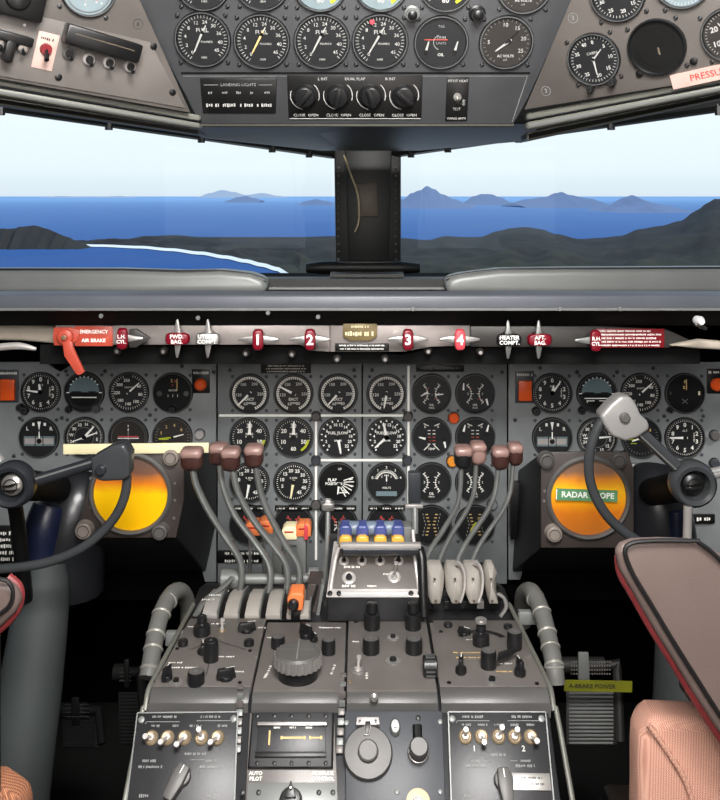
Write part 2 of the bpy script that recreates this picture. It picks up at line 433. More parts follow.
island('pale blue islet just left of the centre window post', [(298,204),(306,201),(316,199),(326,201),(340,205)], 30000, 1500, 'isle_near', 8)
# near coast: a headland at the left, the beach, and the wooded hills under the right window
mb = MB()
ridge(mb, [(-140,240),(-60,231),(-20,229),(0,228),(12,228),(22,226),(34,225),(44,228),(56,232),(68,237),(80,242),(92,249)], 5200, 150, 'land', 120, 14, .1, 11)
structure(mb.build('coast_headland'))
shore = [(60,245.5),(100,246.5),(140,248),(170,250.5),(200,254),(225,258),(245,262),(262,266),(276,270),(290,277),(300,284)]
def shore_px(py):
    return interp([(y, x) for x, y in shore], py)
sil = [(60,243),(100,241),(130,239),(150,236),(175,235),(200,237),(240,237),(300,237),(335,236),(400,238),(428,240),(446,236),(462,237),(480,237),(498,231),(512,228),(526,227),(540,229),(556,234),(580,239),(598,238),(620,236),(640,229),(660,226),(680,221),(696,211),(706,204),(714,199),(724,199),(740,205),(780,200),(860,190)]
vs = []; fs = []; nx, ny = 170, 34
for i in range(nx+1):
    for j in range(ny+1):
        v = j/ny
        # front line follows the beach; the back line is the crest
        pxc = 60+(860-60)*i/nx
        pyf = interp(shore, pxc) if pxc < 300 else 290
        pyf = min(pyf, 290)
        Yf = (CZ-SEA)*F/(pyf-HY); Yb = max(Yf*1.02, 6000)
        Y = Yf+(Yb-Yf)*v
        hc = (CZ-SEA)-(interp(sil, pxc)-HY)/F*Yb
        prof = v**1.3
        n = (vnoise(i*.22, j*.3, 20)-.5)*60+(vnoise(i*.6, j*.8, 22)-.5)*22
        z = hc*prof+n*min(1, v*4)*(1-v**4)
        if hc*prof+n < 1: z = max(z, 1.5*min(1, v*8))
        vs.append(((pxc-CX)/F*Y, Y, SEA+z))
for i in range(nx):
    for j in range(ny):
        a = i*(ny+1)+j; fs.append((a, a+1, a+ny+2, a+ny+1))
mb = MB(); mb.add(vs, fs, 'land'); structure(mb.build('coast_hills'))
vs = []; fs = []; k = 0
for i in range(60):
    px = 62+(298-62)*i/59; py = interp(shore, px); wd = .9+.9*(i/59)
    a = seaS.hit(px-wd*.3, py+wd*.9); b = seaS.hit(px+wd*.6, py-wd*.5); a.z += 3.5; b.z += 9
    vs += [a, b]
for i in range(59): fs.append((2*i, 2*i+1, 2*i+3, 2*i+2))
mb = MB(); mb.add(vs, fs, 'sand'); structure(mb.build('beach'))

# ================================================================ cockpit shell
def wallq(name, pts, m, t=.02):
    mb = MB(); n = len(pts); a, b, c = (Vector(p) for p in pts[:3]); nn = (b-a).cross(c-a).normalized()*t
    mb.add([Vector(p) for p in pts]+[Vector(p)+nn for p in pts], [tuple(range(n)), tuple(reversed(range(n,2*n)))]+[(i,n+i,n+(i+1)%n,(i+1)%n) for i in range(n)], m)
    return structure(mb.build(name))
mat('shell_dark', (24,24,24), .8, 0, .2, 3)
mat('floor_dark', (12,12,11), .8, 0, .2, 6)
mat('ceil_grey', (90,88,86), .7, 0, .1, 3)
wallq('floor', [(-1.15,-.8,0),(1.15,-.8,0),(1.15,2.4,0),(-1.15,2.4,0)], 'floor_dark', -.03)
wallq('ceiling', [(-1.15,-.8,2.1),(1.15,-.8,2.1),(1.15,2.4,2.1),(-1.15,2.4,2.1)], 'ceil_grey', .03)
wallq('wall_left', [(-1.12,-.8,0),(-1.12,2.33,0),(-1.12,2.33,1.09),(-1.12,1.32,1.09),(-1.12,1.32,2.1),(-1.12,-.8,2.1)], 'shell_dark', .03)
wallq('wall_right', [(1.12,-.8,0),(1.12,2.33,0),(1.12,2.33,1.09),(1.12,1.32,1.09),(1.12,1.32,2.1),(1.12,-.8,2.1)], 'shell_dark', -.03)
wallq('wall_back', [(-1.15,-.8,0),(1.15,-.8,0),(1.15,-.8,2.1),(-1.15,-.8,2.1)], 'shell_dark', .03)
WX = [(-1.12,1.30),(-.07,2.2),(.07,2.2),(1.12,1.30)]       # plan of the nose: two windows meeting at the post
def wtop(x): return 1.393+max(0, abs(x)-.07)*.108
mb = MB(); mb.box((0,2.33,.54),(2.3,.04,1.08),'shade')
structure(mb.build('wall_front'))
mb = MB()
for (x0,y0),(x1,y1) in zip(WX, WX[1:]):
    a, b = wtop(x0), wtop(x1)
    mb.add([(x0,y0,a),(x1,y1,b),(x1,y1,2.1),(x0,y0,2.1),(x0,y0+.05,a),(x1,y1+.05,b),(x1,y1+.05,2.1),(x0,y0+.05,2.1)],
           [(0,1,2,3),(4,5,6,7),(3,2,6,7),(0,1,5,4),(0,3,7,4),(1,2,6,5)], 'frame_dark')
structure(mb.build('trim_1'))
# window rails above the panes: a dark rolled rail with a lighter strip over it, one per side
for sgn, nm in ((-1,'trim_2'),(1,'trim_3')):
    mb = MB()
    def pt(x, dy, dz): y = 2.2-(abs(x)-.07)*(.9/1.05); return (sgn*abs(x), y-dy, wtop(x)+dz)
    mb.tube([pt(1.10,.03,.014), pt(.07,.03,.014)], .016, 'frame_dark', 10, 1)
    mb.tube([pt(1.10,.035,.04), pt(.07,.035,.036)], .011, 'frame_dark', 8, 1)
    for x in (.12,.2,.34,.5,.66,.85): mb.lathe([(.008,0),(.008,.02),(.004,.024)], 'black', 8, pt(x,.04,-.008), L=None)
    structure(mb.build(nm))
# panes
for sgn, nm in ((-1,'window_1'),(1,'window_2')):
    (x0,y0),(x1,y1) = ((-1.12,1.305),(-.07,2.205)) if sgn < 0 else ((.07,2.205),(1.12,1.305))
    mb = MB(); mb.add([(x0,y0,1.09),(x1,y1,1.09),(x1,y1,wtop(x1)),(x0,y0,wtop(x0))], [(0,1,2,3)], 'glass')
    structure(mb.build(nm))
# centre post
M0 = P(367, 270, 2.14); post = thing('window_post', 'dark riveted centre post between the two windscreen windows', 'post', T(M0))
mb = MB(); mb.slab([(334,146),(401,146),(401,276),(336,276)], 2.15, .08, 'post_dark'); mb.slab([(345,150),(392,150),(388,265),(349,265)], 2.13, .03, 'post_dark'); mb.build('pillar', post, .004)
mb = MB(ID)
for i in range(13):
    for px in (338.5, 395.5):
        p = P(px, 168+i*7.6, 2.15); mb.lathe([(.0035,0),(.003,.003),(0.001,.004)], 'plate_brn', 8, L=T(p) @ Matrix.Rotation(R(90),4,'X'))
mb.build('rivets', post)
mb = MB(); mb.slab([(356,184),(377,182),(378,217),(357,217)], 2.118, .012, 'plate_brn'); mb.build('placard', post, .002)
mb = MB(); mb.tube([P(344,155,2.1), P(350,172,2.1), P(358,195,2.1), P(359,220,2.1), P(355,232,2.1)], .0025, 'plate_olive', 6); mb.build('cable', post)
mb = MB(); mb.tube([P(306,268,2.1), P(322,267.5,2.1), P(400,267.5,2.1), P(420,268,2.1)], [.011,.0155,.0155,.011], 'post_dark', 12, 1)
mb.slab([(338,261),(398,261),(400,276),(336,276)], 2.09, .05, 'post_dark'); mb.build('base_bar', post, .002)

# ================================================================ glareshield
mb = MB()
pts = [(-1.1,1.42),(1.1,1.42),(1.1,1.31),(.07,2.2),(-.07,2.2),(-1.1,1.31)]
pts = [(-1.12,1.62),(1.12,1.62),(1.12,2.34),(-1.12,2.34)]
mb.prism(pts, 1.09, 1.1, 'shade')
structure(mb.build('light_block_shelf'))  # unseen shelf added to block daylight below the windows
g = thing('glareshield', 'long grey padded glareshield lip running under both windows', 'glareshield', T(P(360,300,1.45)))
mb = MB()
def band(mb, prof, x0, x1, m):
    """profile (Y,z) swept along x"""
    n = len(prof); vs = [(x0,y,z) for y,z in prof]+[(x1,y,z) for y,z in prof]
    mb.add(vs, [tuple(range(n)), tuple(reversed(range(n,2*n)))]+[(i,(i+1)%n,n+(i+1)%n,n+i) for i in range(n)], m)
def zz(py, Y): return CZ-(py-HY)/F*Y
band(mb, [(1.45,zz(309,1.45)),(1.452,zz(296,1.45)),(1.47,zz(291,1.47)),(1.6,zz(291,1.6)),(1.6,1.11),(1.47,zz(311,1.47))], -.85, .85, 'coaming_lip')
mb.build('lip', g, .003)
mb = MB(); band(mb, [(1.443,zz(310.5,1.443)),(1.443,zz(308.3,1.443)),(1.452,zz(308,1.45)),(1.46,zz(311,1.46))], -.85, .85, 'trim_grey'); mb.build('edge_trim', g)
mb = MB(); band(mb, [(1.462,zz(311,1.462)),(1.60,1.10),(1.72,1.088),(1.72,zz(320,1.72)),(1.60,zz(323,1.60)),(1.50,zz(325.5,1.50))], -.85, .85, 'black_matte'); mb.build('underside', g)
mb = MB(); mb.slab([(262,279),(449,279),(449,292),(262,292)], 1.66, .05, 'post_dark'); mb.slab([(268,287.5),(446,287.5),(446,289.5),(268,289.5)], 1.652, .008, 'trim_grey')
mb.slab([(330,274),(404,274),(404,281),(330,281)], 1.7, .05, 'post_dark'); mb.build('centre_recess', g)
mb = MB()
for px, py in ((101,316),(198,318),(268,313),(318,317),(413,309),(560,309),(620,309)):
    mb.lathe([(.004,0),(.003,.002)], 'trim_grey', 8, L=VP(1.443).at(px, py))
mb.build('screws', g)
def pad(label, outline, edge):
    c = P(sum(p[0] for p in outline)/len(outline), 285, 1.6); o = thing('coaming_pad', label, 'coaming', T(c))
    mb = MB(); mb.slab(outline, 1.60, .07, 'coaming'); mb.build('pad', o, .012, 4)
    mb = MB(); mb.tube([P(x, y, 1.61) for x, y in edge], .0035, 'frame_dark', 8, 2); mb.build('top_seal', o)
pad('grey rounded coaming pad below the left window', [(-60,270),(120,270),(180,272),(220,271),(250,274),(266,280),(267,294),(-60,294)], [(-60,270),(120,270.5),(180,272),(215,271.5),(250,275),(266,281)])
pad('grey rounded coaming pad below the right window', [(446,279),(460,275),(500,270),(560,269),(780,268),(780,294),(446,294)], [(446,279),(462,275),(500,270.5),(560,269.5),(780,268.5)])

# ================================================================ overhead panels
OC = Surf.tri(P(360,125,1.30), P(200,125,1.30), P(360,0,1.23))
def plate_on(surf, pts, t, m, z0=0, M=None):
    """polygon lying on a surface, pixel outline, t thick towards the viewer"""
    M = M or surf.at(*pts[0]); inv = M.inverted()
    return [tuple((inv @ surf.hit(*p))[:2]) for p in pts]
def panel(name, label, cat, surf, pts, t, m, group=None, bevel=.0015, part='face_plate'):
    cx = sum(p[0] for p in pts)/len(pts); cy = sum(p[1] for p in pts)/len(pts); M = surf.at(cx, cy)
    o = thing(name, label, cat, M, group); mb = MB(M); mb.prism(plate_on(surf, pts, t, m, M=M), -t, 0, m); mb.build(part, o, bevel)
    return o
ohc = panel('overhead_panel', 'dark blue-grey centre overhead panel carrying the fuel gauges', 'panel', OC, [(112,-40),(575,-40),(592,-40),(527,100),(513,125),(200,125),(186,96)], .012, 'ohead')
mb = MB(); mb.slab([(196,124,1.3),(516,124,1.3),(540,124,1.45),(530,140,1.6),(420,150,2.0),(320,150,2.0),(200,137,1.6),(180,122,1.45)], 1.4, .03, 'frame_dark'); mb.slab([(198,123.5,1.295),(515,123.5,1.295),(515,127,1.3),(198,127,1.3)], 1.3, .004, 'rail'); mb.build('lower_rail', ohc, .004)
mb = MB(OC.at(360,100))
inv = OC.at(360,100).inverted()
def ocl(a, b, w, m, z=.0006):
    p, q = inv @ OC.hit(*a), inv @ OC.hit(*b); mb.line(p.x, p.y, q.x, q.y, w, z, m)
ocl((181,73),(530,73), .003, 'black_matte'); ocl((183,76),(528,76), .001, 'trim_grey'); ocl((527,77),(512,122), .0012, 'trim_grey')
mb.build('seam', ohc)
OLs = Surf.tri(P(0,80,1.12), P(190,112,1.26), P(100,-20,1.15))
OR_ = Surf.tri(P(540,112,1.26), P(720,76,1.12), P(620,-20,1.14))
ohl = panel('overhead_panel', 'brownish left overhead side panel with guarded toggle switches', 'panel', OLs, [(-70,-40),(122,-40),(191,113),(0,79),(-70,67)], .012, 'ohead_side')
ohr = panel('overhead_panel', 'brownish right overhead side panel with a cream red-lettered placard', 'panel', OR_, [(588,-40),(800,-40),(800,62),(720,78),(524,110)], .012, 'ohead_side')
mb = MB(OLs.at(60,30)); iv = mb.M.inverted()
for a, b in (((-60,5),(70,23)), ((70,23),(66,48)), ((66,50),(140,68)), ((140,60),(152,44))):
    p, q = iv @ OLs.hit(*a), iv @ OLs.hit(*b)
mb.prism([tuple((iv @ OLs.hit(*p))[:2]) for p in [(-60,-4),(65,22),(150,42),(185,108),(0,76),(-60,66)]], 0, .002, 'console'); mb.build('lower_plate', ohl, .0008)
def siderail(o, a, b, m='rail'):
    mb = MB(); (x0,y0,Y0), (x1,y1,Y1) = a, b
    mb.slab([(x0,y0,Y0),(x1,y1,Y1),(x1,y1+6,Y1),(x0,y0+7,Y0)], 1, .02, m); mb.slab([(x0,y0+9,Y0-.003),(x1,y1+8,Y1-.003),(x1,y1+14,Y1),(x0,y0+17,Y0)], 1, .03, 'trim_grey')
    mb.slab([(x0,y0+19,Y0+.03),(x1,y1+15,Y1+.03),(x1,y1+20,Y1+.05),(x0,y0+28,Y0+.03)], 1, .05, 'frame_dark'); mb.build('edge_rail', o, .003)
siderail(ohl, (-70,67,1.10), (200,115,1.28)); siderail(ohr, (527,113,1.28), (800,62,1.08))

# ---------------------------------------------------------------- gauges
def clk(a): return math.sin(R(a)), math.cos(R(a))
def ticks(mb, r, n, a0, a1, r0, r1, w, m='mark', z=.0021):
    for i in range(n):
        q = clk(a0+(a1-a0)*i/max(1,n-1)); mb.line(q[0]*r*r0, q[1]*r*r0, q[0]*r*r1, q[1]*r*r1, w*r, z, m)
def nums(mb, r, seq, a0, a1, rr, size, m='mark', bold=False, z=.0021):
    n = len(seq)
    for i, s in enumerate(seq):
        if s == '': continue
        q = clk(a0+(a1-a0)*i/max(1,n-1)); mb.text(str(s), q[0]*r*rr, q[1]*r*rr, z, size*r, m, bold)
def d_alt(mb, r):
    ticks(mb, r, 50, 0, 352.8, .84, .92, .02); nums(mb, r, list('0123456789'), 0, 324, .66, .3, 'mark', True)
    mb.quad(.48*r, .02*r, .2*r, .5*r, .0019, 'dial_brown')
    for k in range(4): mb.text('0'if k%2 else '2', .48*r, (.2-.12*k)*r, .0022, .17*r, 'mark')
    mb.text('ALT', 0, .36*r, .0021, .15*r, 'mark')
def d_spd(mb, r):
    ticks(mb, r, 40, 15, 340, .8, .92, .025); nums(mb, r, ['60','80','100','140','180','220','300','350'], 60, 350, .62, .22, 'mark', True)
    mb.text('KNOTS', 0, .25*r, .0021, .13*r, 'mark')
def d_hor(mb, r):
    mb.add([(r*.8*math.cos(R(a)), r*.8*math.sin(R(a))+.0, .0019) for a in range(0,181,10)], [tuple(range(19))], 'sky_face')
    mb.add([(r*.8*math.cos(R(a)), r*.8*math.sin(R(a))*.95, .0018) for a in range(180,361,10)], [tuple(range(19))], 'bezel')
    ticks(mb, r, 9, -60, 60, .76, .86, .05, 'white', .0024); mb.quad(0, -.27*r, 1.3*r, .05*r, .0023, 'white')
    mb.quad(-.4*r, .03*r, .5*r, .05*r, .0024, 'black'); mb.quad(.42*r, .03*r, .4*r, .05*r, .0024, 'black')
    for s in (-1,1): mb.quad(s*.85*r, -.02*r, .16*r, .05*r, .0024, 'white')
def d_hor2(mb, r):
    d_hor(mb, r)
    for s in (-1,1): mb.quad(s*.33*r, -.4*r, .42*r, .045*r, .0025, 'white'); mb.quad(s*.5*r, -.45*r, .04*r, .12*r, .0025, 'white')
def d_mach(mb, r):
    mb.quad(0,.3*r,.1*r,.7*r,.0019,'bezel')
    mb.text('2', -.06*r, .62*r, .0022, .22*r, 'mark_amb'); mb.text('0', .12*r, .6*r, .0022, .2*r, 'mark_red'); mb.quad(.22*r,.42*r,.04*r,.6*r,.0022,'mark_amb')
    mb.text('7', -.02*r, .36*r, .0022, .2*r, 'mark_red'); mb.text('MACH', 0, .12*r, .0022, .15*r, 'mark')
    for k in (-.25,0,.25): mb.text('1', k*r, -.16*r, .0022, .2*r, 'mark')
    for s in (-1,1): mb.disc(.14*r, .0021, 'bezel_edge', 12, (s*.7*r, -.05*r))
def d_com(mb, r):
    mb.text('5', 0, .6*r, .0022, .2*r, 'mark_amb', True); mb.quad(.08*r,.45*r,.04*r,.55*r,.0022,'mark_amb'); mb.text('2', -.05*r, .3*r, .0022, .2*r, 'mark_amb', True)
    mb.quad(.75*r, 0, .1*r, .2*r, .0022, 'cream'); mb.quad(-.75*r, 0, .08*r, .16*r, .0022, 'plate_brn')
    for s in (-1,1): mb.line(-.15*r*s, -.3*r, .15*r*s, -.55*r, .03*r, .0021, 'mark_dim')
def d_turn(mb, r):
    mb.text('L', -.62*r, .45*r, .0021, .26*r, 'mark', True); mb.text('R', .62*r, .45*r, .0021, .26*r, 'mark', True)
    mb.add([(-.09*r,.82*r,.0022),(0,.35*r,.0022),(.09*r,.82*r,.0022)], [(0,1,2)], 'white')
    for s in (-1,1): mb.quad(s*.3*r, .68*r, .12*r, .16*r, .0022, 'white')
    mb.quad(0, -.2*r, 1.6*r, .5*r, .0019, 'glass_dim'); mb.quad(0,-.2*r,1.5*r,.3*r,.0021,'silver_l')
    for s in (-1,1): mb.quad(s*.2*r, -.2*r, .05*r, .5*r, .0024, 'black')
    mb.disc(.14*r, .0026, 'black', 14, (0,-.2*r)); mb.quad(0,.1*r,.06*r,.4*r,.0022,'white')
def d_rmi(mb, r):
    ticks(mb, r, 72, 0, 355, .84, .92, .02); nums(mb, r, ['N','3','6','E','12','15','S','21','24','W','30','33'], 10, 340, .68, .22, 'mark', True)
    mb.ring(.5*r, .52*r, .0021, 'mark_dim')
def d_ils(mb, r):
    mb.ring(.86*r, .9*r, .002, 'bezel_edge'); mb.quad(0, 0, .05*r, 1.3*r, .0022, 'mark_dim'); mb.quad(0, .04*r, 1.1*r, .05*r, .0024, 'pinkred'); mb.quad(0,-.05*r,1.1*r,.04*r,.0024,'white')
    for k in (-.6,-.4,.4,.6): mb.disc(.04*r, .0023, 'mark', 8, (0,k*r)); mb.disc(.04*r, .0023, 'mark', 8, (k*r,-.4*r))
def d_vsi(mb, r):
    ticks(mb, r, 24, 60, 300, .8, .9, .025, 'mark_dim'); nums(mb, r, ['1','2','4','6'], 290, 410, .62, .24, 'mark_amb'); mb.quad(-.45*r,-.1*r,.5*r,.05*r,.0022,'mark_yel'); mb.quad(-.4*r,-.3*r,.3*r,.04*r,.0022,'mark_yel')
def d_epr(mb, r):
    mb.ring(.76*r, .9*r, .002, 'mark', 200, 520, 40); ticks(mb, r, 40, 200, 520, .76, .86, .035, 'dial', .0023)
    nums(mb, r, ['60','120','150','200','250','80'], 200, 515, .58, .22); mb.text('EXCT', 0, -.3*r, .0021, .2*r, 'mark', True); mb.text('TEMP', 0, -.5*r, .0021, .14*r, 'mark')
def d_oilt(mb, r):
    ticks(mb, r, 30, 225, 460, .82, .9, .02); nums(mb, r, ['10','20','30','40','50'], 245, 475, .6, .3, 'mark', True); mb.text('60', 0, -.62*r, .0021, .28*r, 'mark', True)
    mb.ring(.74*r, .86*r, .0022, 'mark_yel', 100, 150, 12); mb.text('PRESS', 0, .16*r, .0021, .16*r, 'mark', True); mb.text('RATIO', 0, .02*r, .0021, .14*r, 'mark', True)
def d_ff(mb, r):
    ticks(mb, r, 15, -140, 140, .82, .92, .07, 'white'); nums(mb, r, ['0','2','4','6','8','10','12','14','16','18','20','22'], -135, 135, .66, .22, 'white', True)
    mb.text('FUEL FLOW', 0, .22*r, .0022, .2*r, 'white', True); mb.text('LBS/HR', 0, -.18*r, .0022, .13*r, 'white', True)
def d_n2(mb, r):
    ticks(mb, r, 50, 0, 352, .82, .9, .025); nums(mb, r, ['5','10','15','20','25','30','35','40','45'], -110, 150, .62, .25, 'mark', True); mb.text('% RPM', 0, .22*r, .0021, .14*r, 'mark')
def d_flap(mb, r):
    mb.text('FLAP', -.3*r, .12*r, .0022, .22*r, 'white', True); mb.text('POSITION', -.22*r, -.08*r, .0022, .2*r, 'white', True)
    for k in range(6):
        q = clk(72+k*16); mb.line(q[0]*.3*r, q[1]*.3*r, q[0]*.85*r, q[1]*.85*r, .05*r, .0022, 'white')
    for k in range(3): q = clk(75+k*34); mb.line(q[0]*.86*r-.05*r, q[1]*.7*r, q[0]*.86*r-.25*r, q[1]*.5*r, .05*r, .0022, 'white')
    mb.text('UP', .1*r, .7*r, .0022, .16*r, 'mark'); mb.quad(.25*r,-.55*r,.4*r,.05*r,.0022,'white')
def d_hyd(mb, r):
    for s in (-1,1):
        mb.line(s*.08*r, .05*r, s*.3*r, .48*r, .05*r, .0022, 'mark_red'); mb.line(s*.05*r, -.1*r, s*.2*r, -.3*r, .05*r, .0022, 'mark'); mb.line(s*.1*r, .3*r, s*.38*r, .36*r, .04*r, .0022, 'mark_red')
        for k in range(3): mb.quad(s*.12*r, (.15-.16*k)*r, .14*r, .04*r, .0022, 'mark')
def d_volt(mb, r):
    mb.ring(.5*r, .54*r, .0021, 'mark', -70, 70); ticks(mb, r, 22, -70, 70, .54, .66, .03); nums(mb, r, ['0','1','2','3','4'], -72, 72, .78, .2); nums(mb, r, ['5','4','6','5'], -40, 40, .38, .16)
    mb.text('VOLTS', 0, -.3*r, .0021, .16*r, 'mark'); mb.quad(0, -.6*r, 1.1*r, .25*r, .0019, 'sky_face')
def d_dual(mb, r, red=False):
    for s in (-1,1):
        c = (s*.78*r, 0)
        mb.ring(.56*r, .59*r, .0021, 'mark', -s*90-55, -s*90+55, 16, c)
        for k in range(9):
            q = clk(-s*90-50+12.5*k); mb.line(c[0]+q[0]*.52*r, q[1]*.52*r, c[0]+q[0]*(.7 if k%2 == 0 else .62)*r, q[1]*(.7 if k%2 == 0 else .62)*r, .035*r, .0022, 'mark_red' if (red and k == 2) else 'mark')
        for k in (-1,0,1): mb.text('1' if k else '2', c[0]-s*.4*r, k*.36*r, .0022, .16*r, 'mark')
    mb.text('OIL', 0, -.6*r, .0021, .17*r, 'mark', True); mb.text('PRESS', 0, -.76*r, .0021, .12*r, 'mark')
def d_dual2(mb, r):
    for s in (-1,1):
        mb.line(s*.15*r, .6*r, s*.42*r, .72*r, .05*r, .0022, 'mark'); mb.line(s*.12*r, -.4*r, s*.4*r, -.68*r, .05*r, .0022, 'mark'); mb.text('0', s*.34*r, .55*r, .0022, .2*r, 'mark')
        for k in range(5): mb.quad(s*.13*r, (.36-.18*k)*r, .15*r, .045*r, .0022, 'mark_red' if k in (2,3) else 'mark')
    mb.text('TEMP', 0, -.62*r, .0021, .16*r, 'mark', True)
def d_dual3(mb, r): d_dual(mb, r, True)
def d_amb(mb, r):
    for s in (-1,1):
        for k in range(7):
            x = s*(.12+.045*abs(k-3))*r; mb.quad(x, (.55-.18*k)*r, .14*r, .05*r, .0022, 'mark_amb'); mb.text('1', s*(.32+.045*abs(k-3))*r, (.55-.18*k)*r, .0022, .14*r, 'mark')
def d_fuel(mb, r):
    ticks(mb, r, 36, 215, 495, .8, .92, .022); nums(mb, r, ['0','2','4','8','12','24','30','36','40','45'], 220, 490, .66, .19)
    mb.text('FUEL', 0, .34*r, .0021, .22*r, 'mark'); mb.text('POUNDS', .14*r, -.1*r, .0021, .11*r, 'mark'); mb.text('1000', 0, -.7*r, .0021, .12*r, 'mark')
def d_blank(mb, r):
    mb.ring(.7*r, .74*r, .0021, 'black'); mb.quad(.05*r, -.15*r, .07*r, .28*r, .0022, 'plate_brn')
def d_trim(mb, r):
    mb.text('TAIL', 0, .62*r, .0021, .13*r, 'mark_dim'); mb.quad(-.2*r,.1*r,.9*r,.03*r,.0021,'mark_red'); mb.text('TRIM', 0, .18*r, .0021, .17*r, 'mark_dim'); mb.text('UNITS', 0, -.04*r, .0021, .14*r, 'mark_dim')
    mb.text('OIL', 0, -.5*r, .0021, .16*r, 'mark', True); mb.ring(.28*r,.31*r,.0021,'mark_dim',200,340)
def d_five(mb, r):
    ticks(mb, r, 26, 210, 500, .82, .9, .02, 'mark_dim'); nums(mb, r, ['5','','10','15','20','25'], 270, 480, .68, .22, 'mark'); mb.text('AC VOLTS', 0, -.55*r, .0021, .14*r, 'mark', True); mb.text('x10', 0, -.7*r, .0021, .1*r, 'mark')
def d_cab(mb, r):
    ticks(mb, r, 44, 0, 352, .82, .92, .022); nums(mb, r, ['0','5','10','15','20','25','30','35','40'], 10, 340, .68, .2, 'mark', True); mb.text('CABIN', 0, .25*r, .0021, .15*r, 'mark')

def gauge(surf, px, py, rp, label, draw, needles=(), name='round_gauge', cat='gauge', group=None, rot=0, dialm='dial', screw=True, knobs=(), ncol='white', tags=False, edge=True):
    M = surf.at(px, py, rot); r = rp*surf.sc(px, py); t = thing(name, label, cat, M, group)
    h = .006
    mb = MB(M); mb.lathe([(r,0),(r,h*.7),(r*.975,h),(r*.93,h),(r*.9,h*.3),(r*.9,0)], 'bezel', 36, cap0=False, cap1=False)
    if edge: mb.ring(r*.925, r*.965, h+.0002, 'bezel_edge', n=36)
    mb.build('bezel', t)
    mb = MB(M); mb.disc(r*.91, .0015, dialm, 36); draw and draw(mb, r*.93)
    if surf in (OC, OLs, OR_): mb.m = ['mark_ov' if q in ('mark','white') else q for q in mb.m]
    mb.build('dial', t, smooth=0)
    for nd in needles:
        a, ln, wd = nd[:3]; m = nd[3] if len(nd) > 3 else ncol; ox, oy = nd[4] if len(nd) > 4 else (0,0)
        L = T((ox*r, oy*r, 0)) @ Matrix.Rotation(R(-a),4,'Z')
        mb = MB(M @ L); k = ln*r; q = wd*r
        if surf in (OC, OLs, OR_) and m in ('mark','white'): m = 'mark_ov'
        mb.prism([(-q*.5,-.16*k),(q*.5,-.16*k),(q*.62,.1*k),(q*.35,k*.9),(0,k),(-q*.35,k*.9),(-q*.62,.1*k)], .0028, .0036, m)
        mb.disc(q*1.1, .0039, 'black', 12); mb.build('needle', t)
    if screw:
        d = r*.86
        for sx in (-1,1):
            for sy in (-1,1):
                mb = MB(M @ T((sx*d*.97, sy*d*.97, 0))); q = r*.085; mb.lathe([(q,0),(q*.9,.0018),(q*.5,.0024)], 'panel_dark' if surf.n.y < -.99 else 'black', 10); mb.line(-q*.6,-q*.3,q*.6,q*.3,q*.25,.0026,'bezel_edge'); mb.build('screw', t)
    for kx, ky, kr, km in knobs:
        mb = MB(M @ T((kx*r, ky*r, 0))); q = kr*r; mb.lathe([(q,0),(q,.010),(q*.85,.012)], km, 16); mb.ring(q*.5,q*.6,.0122,'bezel_edge',n=14); mb.build('adjustment_knob', t)
    if tags:
        for s in (-1,0,1):
            mb = MB(M @ T((s*.62*r, .86*r, 0))); mb.box((0,0,.004), (.56*r,.2*r,.008), 'black'); mb.scribble(0,0,.0083,.4*r,.09*r,'mark',int(px)+s); mb.build('flag_window', t, .0006)
    return t
# overhead gauges
FN = [(203,39,28.5,'leftmost fuel gauge in the lower row of the overhead panel',(205,.8)),(262,41,28.5,'second fuel gauge from the left in the overhead lower row',(208,.8)),
      (322,41,28.5,'third fuel gauge from the left in the overhead lower row',(208,.8)),(380,41,28.5,'fuel gauge with a small red bug at its top, fourth in the overhead row',(210,.8))]
for px, py, rp, lb, (a, l) in FN:
    t = gauge(OC, px, py, rp, 'black '+lb, d_fuel, [(a, l, .06, 'mark_amb' if px == 262 else 'mark', (0,.25)), (30,.3,.05,'mark',(0,.25))], 'fuel_gauge', group='overhead fuel gauges')
    if px == 380:
        mb = MB(OC.at(372, 21)); mb.disc(.0035, .0068, 'pinkred', 10); mb.build('red_bug', t)
gauge(OC, 441, 42, 27.5, 'dark trim gauge with two upright pointers, beside the last fuel gauge', d_trim, [(15,.42,.07,'mark',(-.55,-.35)),(15,.42,.07,'mark',(.5,-.35))], 'dual_pointer_gauge', group='overhead gauges')
gauge(OC, 506, 42, 27.5, 'dark brown volt gauge at the right end of the overhead lower row', d_five, [(232,.62,.07,'mark',(.1,.05)),(45,.6,.04,'black')], 'volt_gauge', dialm='dial_brown', group='overhead gauges')
for px, py, lb, dr, dm in ((203,-17,'first',d_fuel,'dial'),(262,-17,'second',d_fuel,'dial'),(320,-16,'third',d_oilt,'glass_dim'),(381,-16,'fourth',d_oilt,'glass_dim'),(446,-16,'fifth',d_oilt,'dial'),(524,-14,'sixth',d_five,'dial_brown')):
    gauge(OC, px, py, 28, 'gauge cut off by the photo top, %s from left above the fuel row' % lb, dr, [(200,.6,.06,'mark')], 'round_gauge', dialm=dm, group='overhead gauges')
gauge(OR_, 594, 59, 27, 'cabin pressure gauge with two small knobs on the right side overhead panel', d_cab, [(50,.5,.05),(180,.6,.05,'mark')], 'cabin_altitude_gauge', rot=8, knobs=((-.35,-1.02,.14,'knob_blk'),(.5,-.95,.14,'knob_blk')), group='overhead gauges')
gauge(OR_, 657, 47, 29, 'blank black round gauge between two marked ones on the right side overhead panel', d_blank, (), 'blank_gauge', rot=8, dialm='black', edge=False, group='overhead gauges')
gauge(OR_, 618, -6, 28, 'gauge cut off by the photo top above the cabin pressure gauge', d_cab, [(30,.5,.05)], 'round_gauge', rot=8, group='overhead gauges')
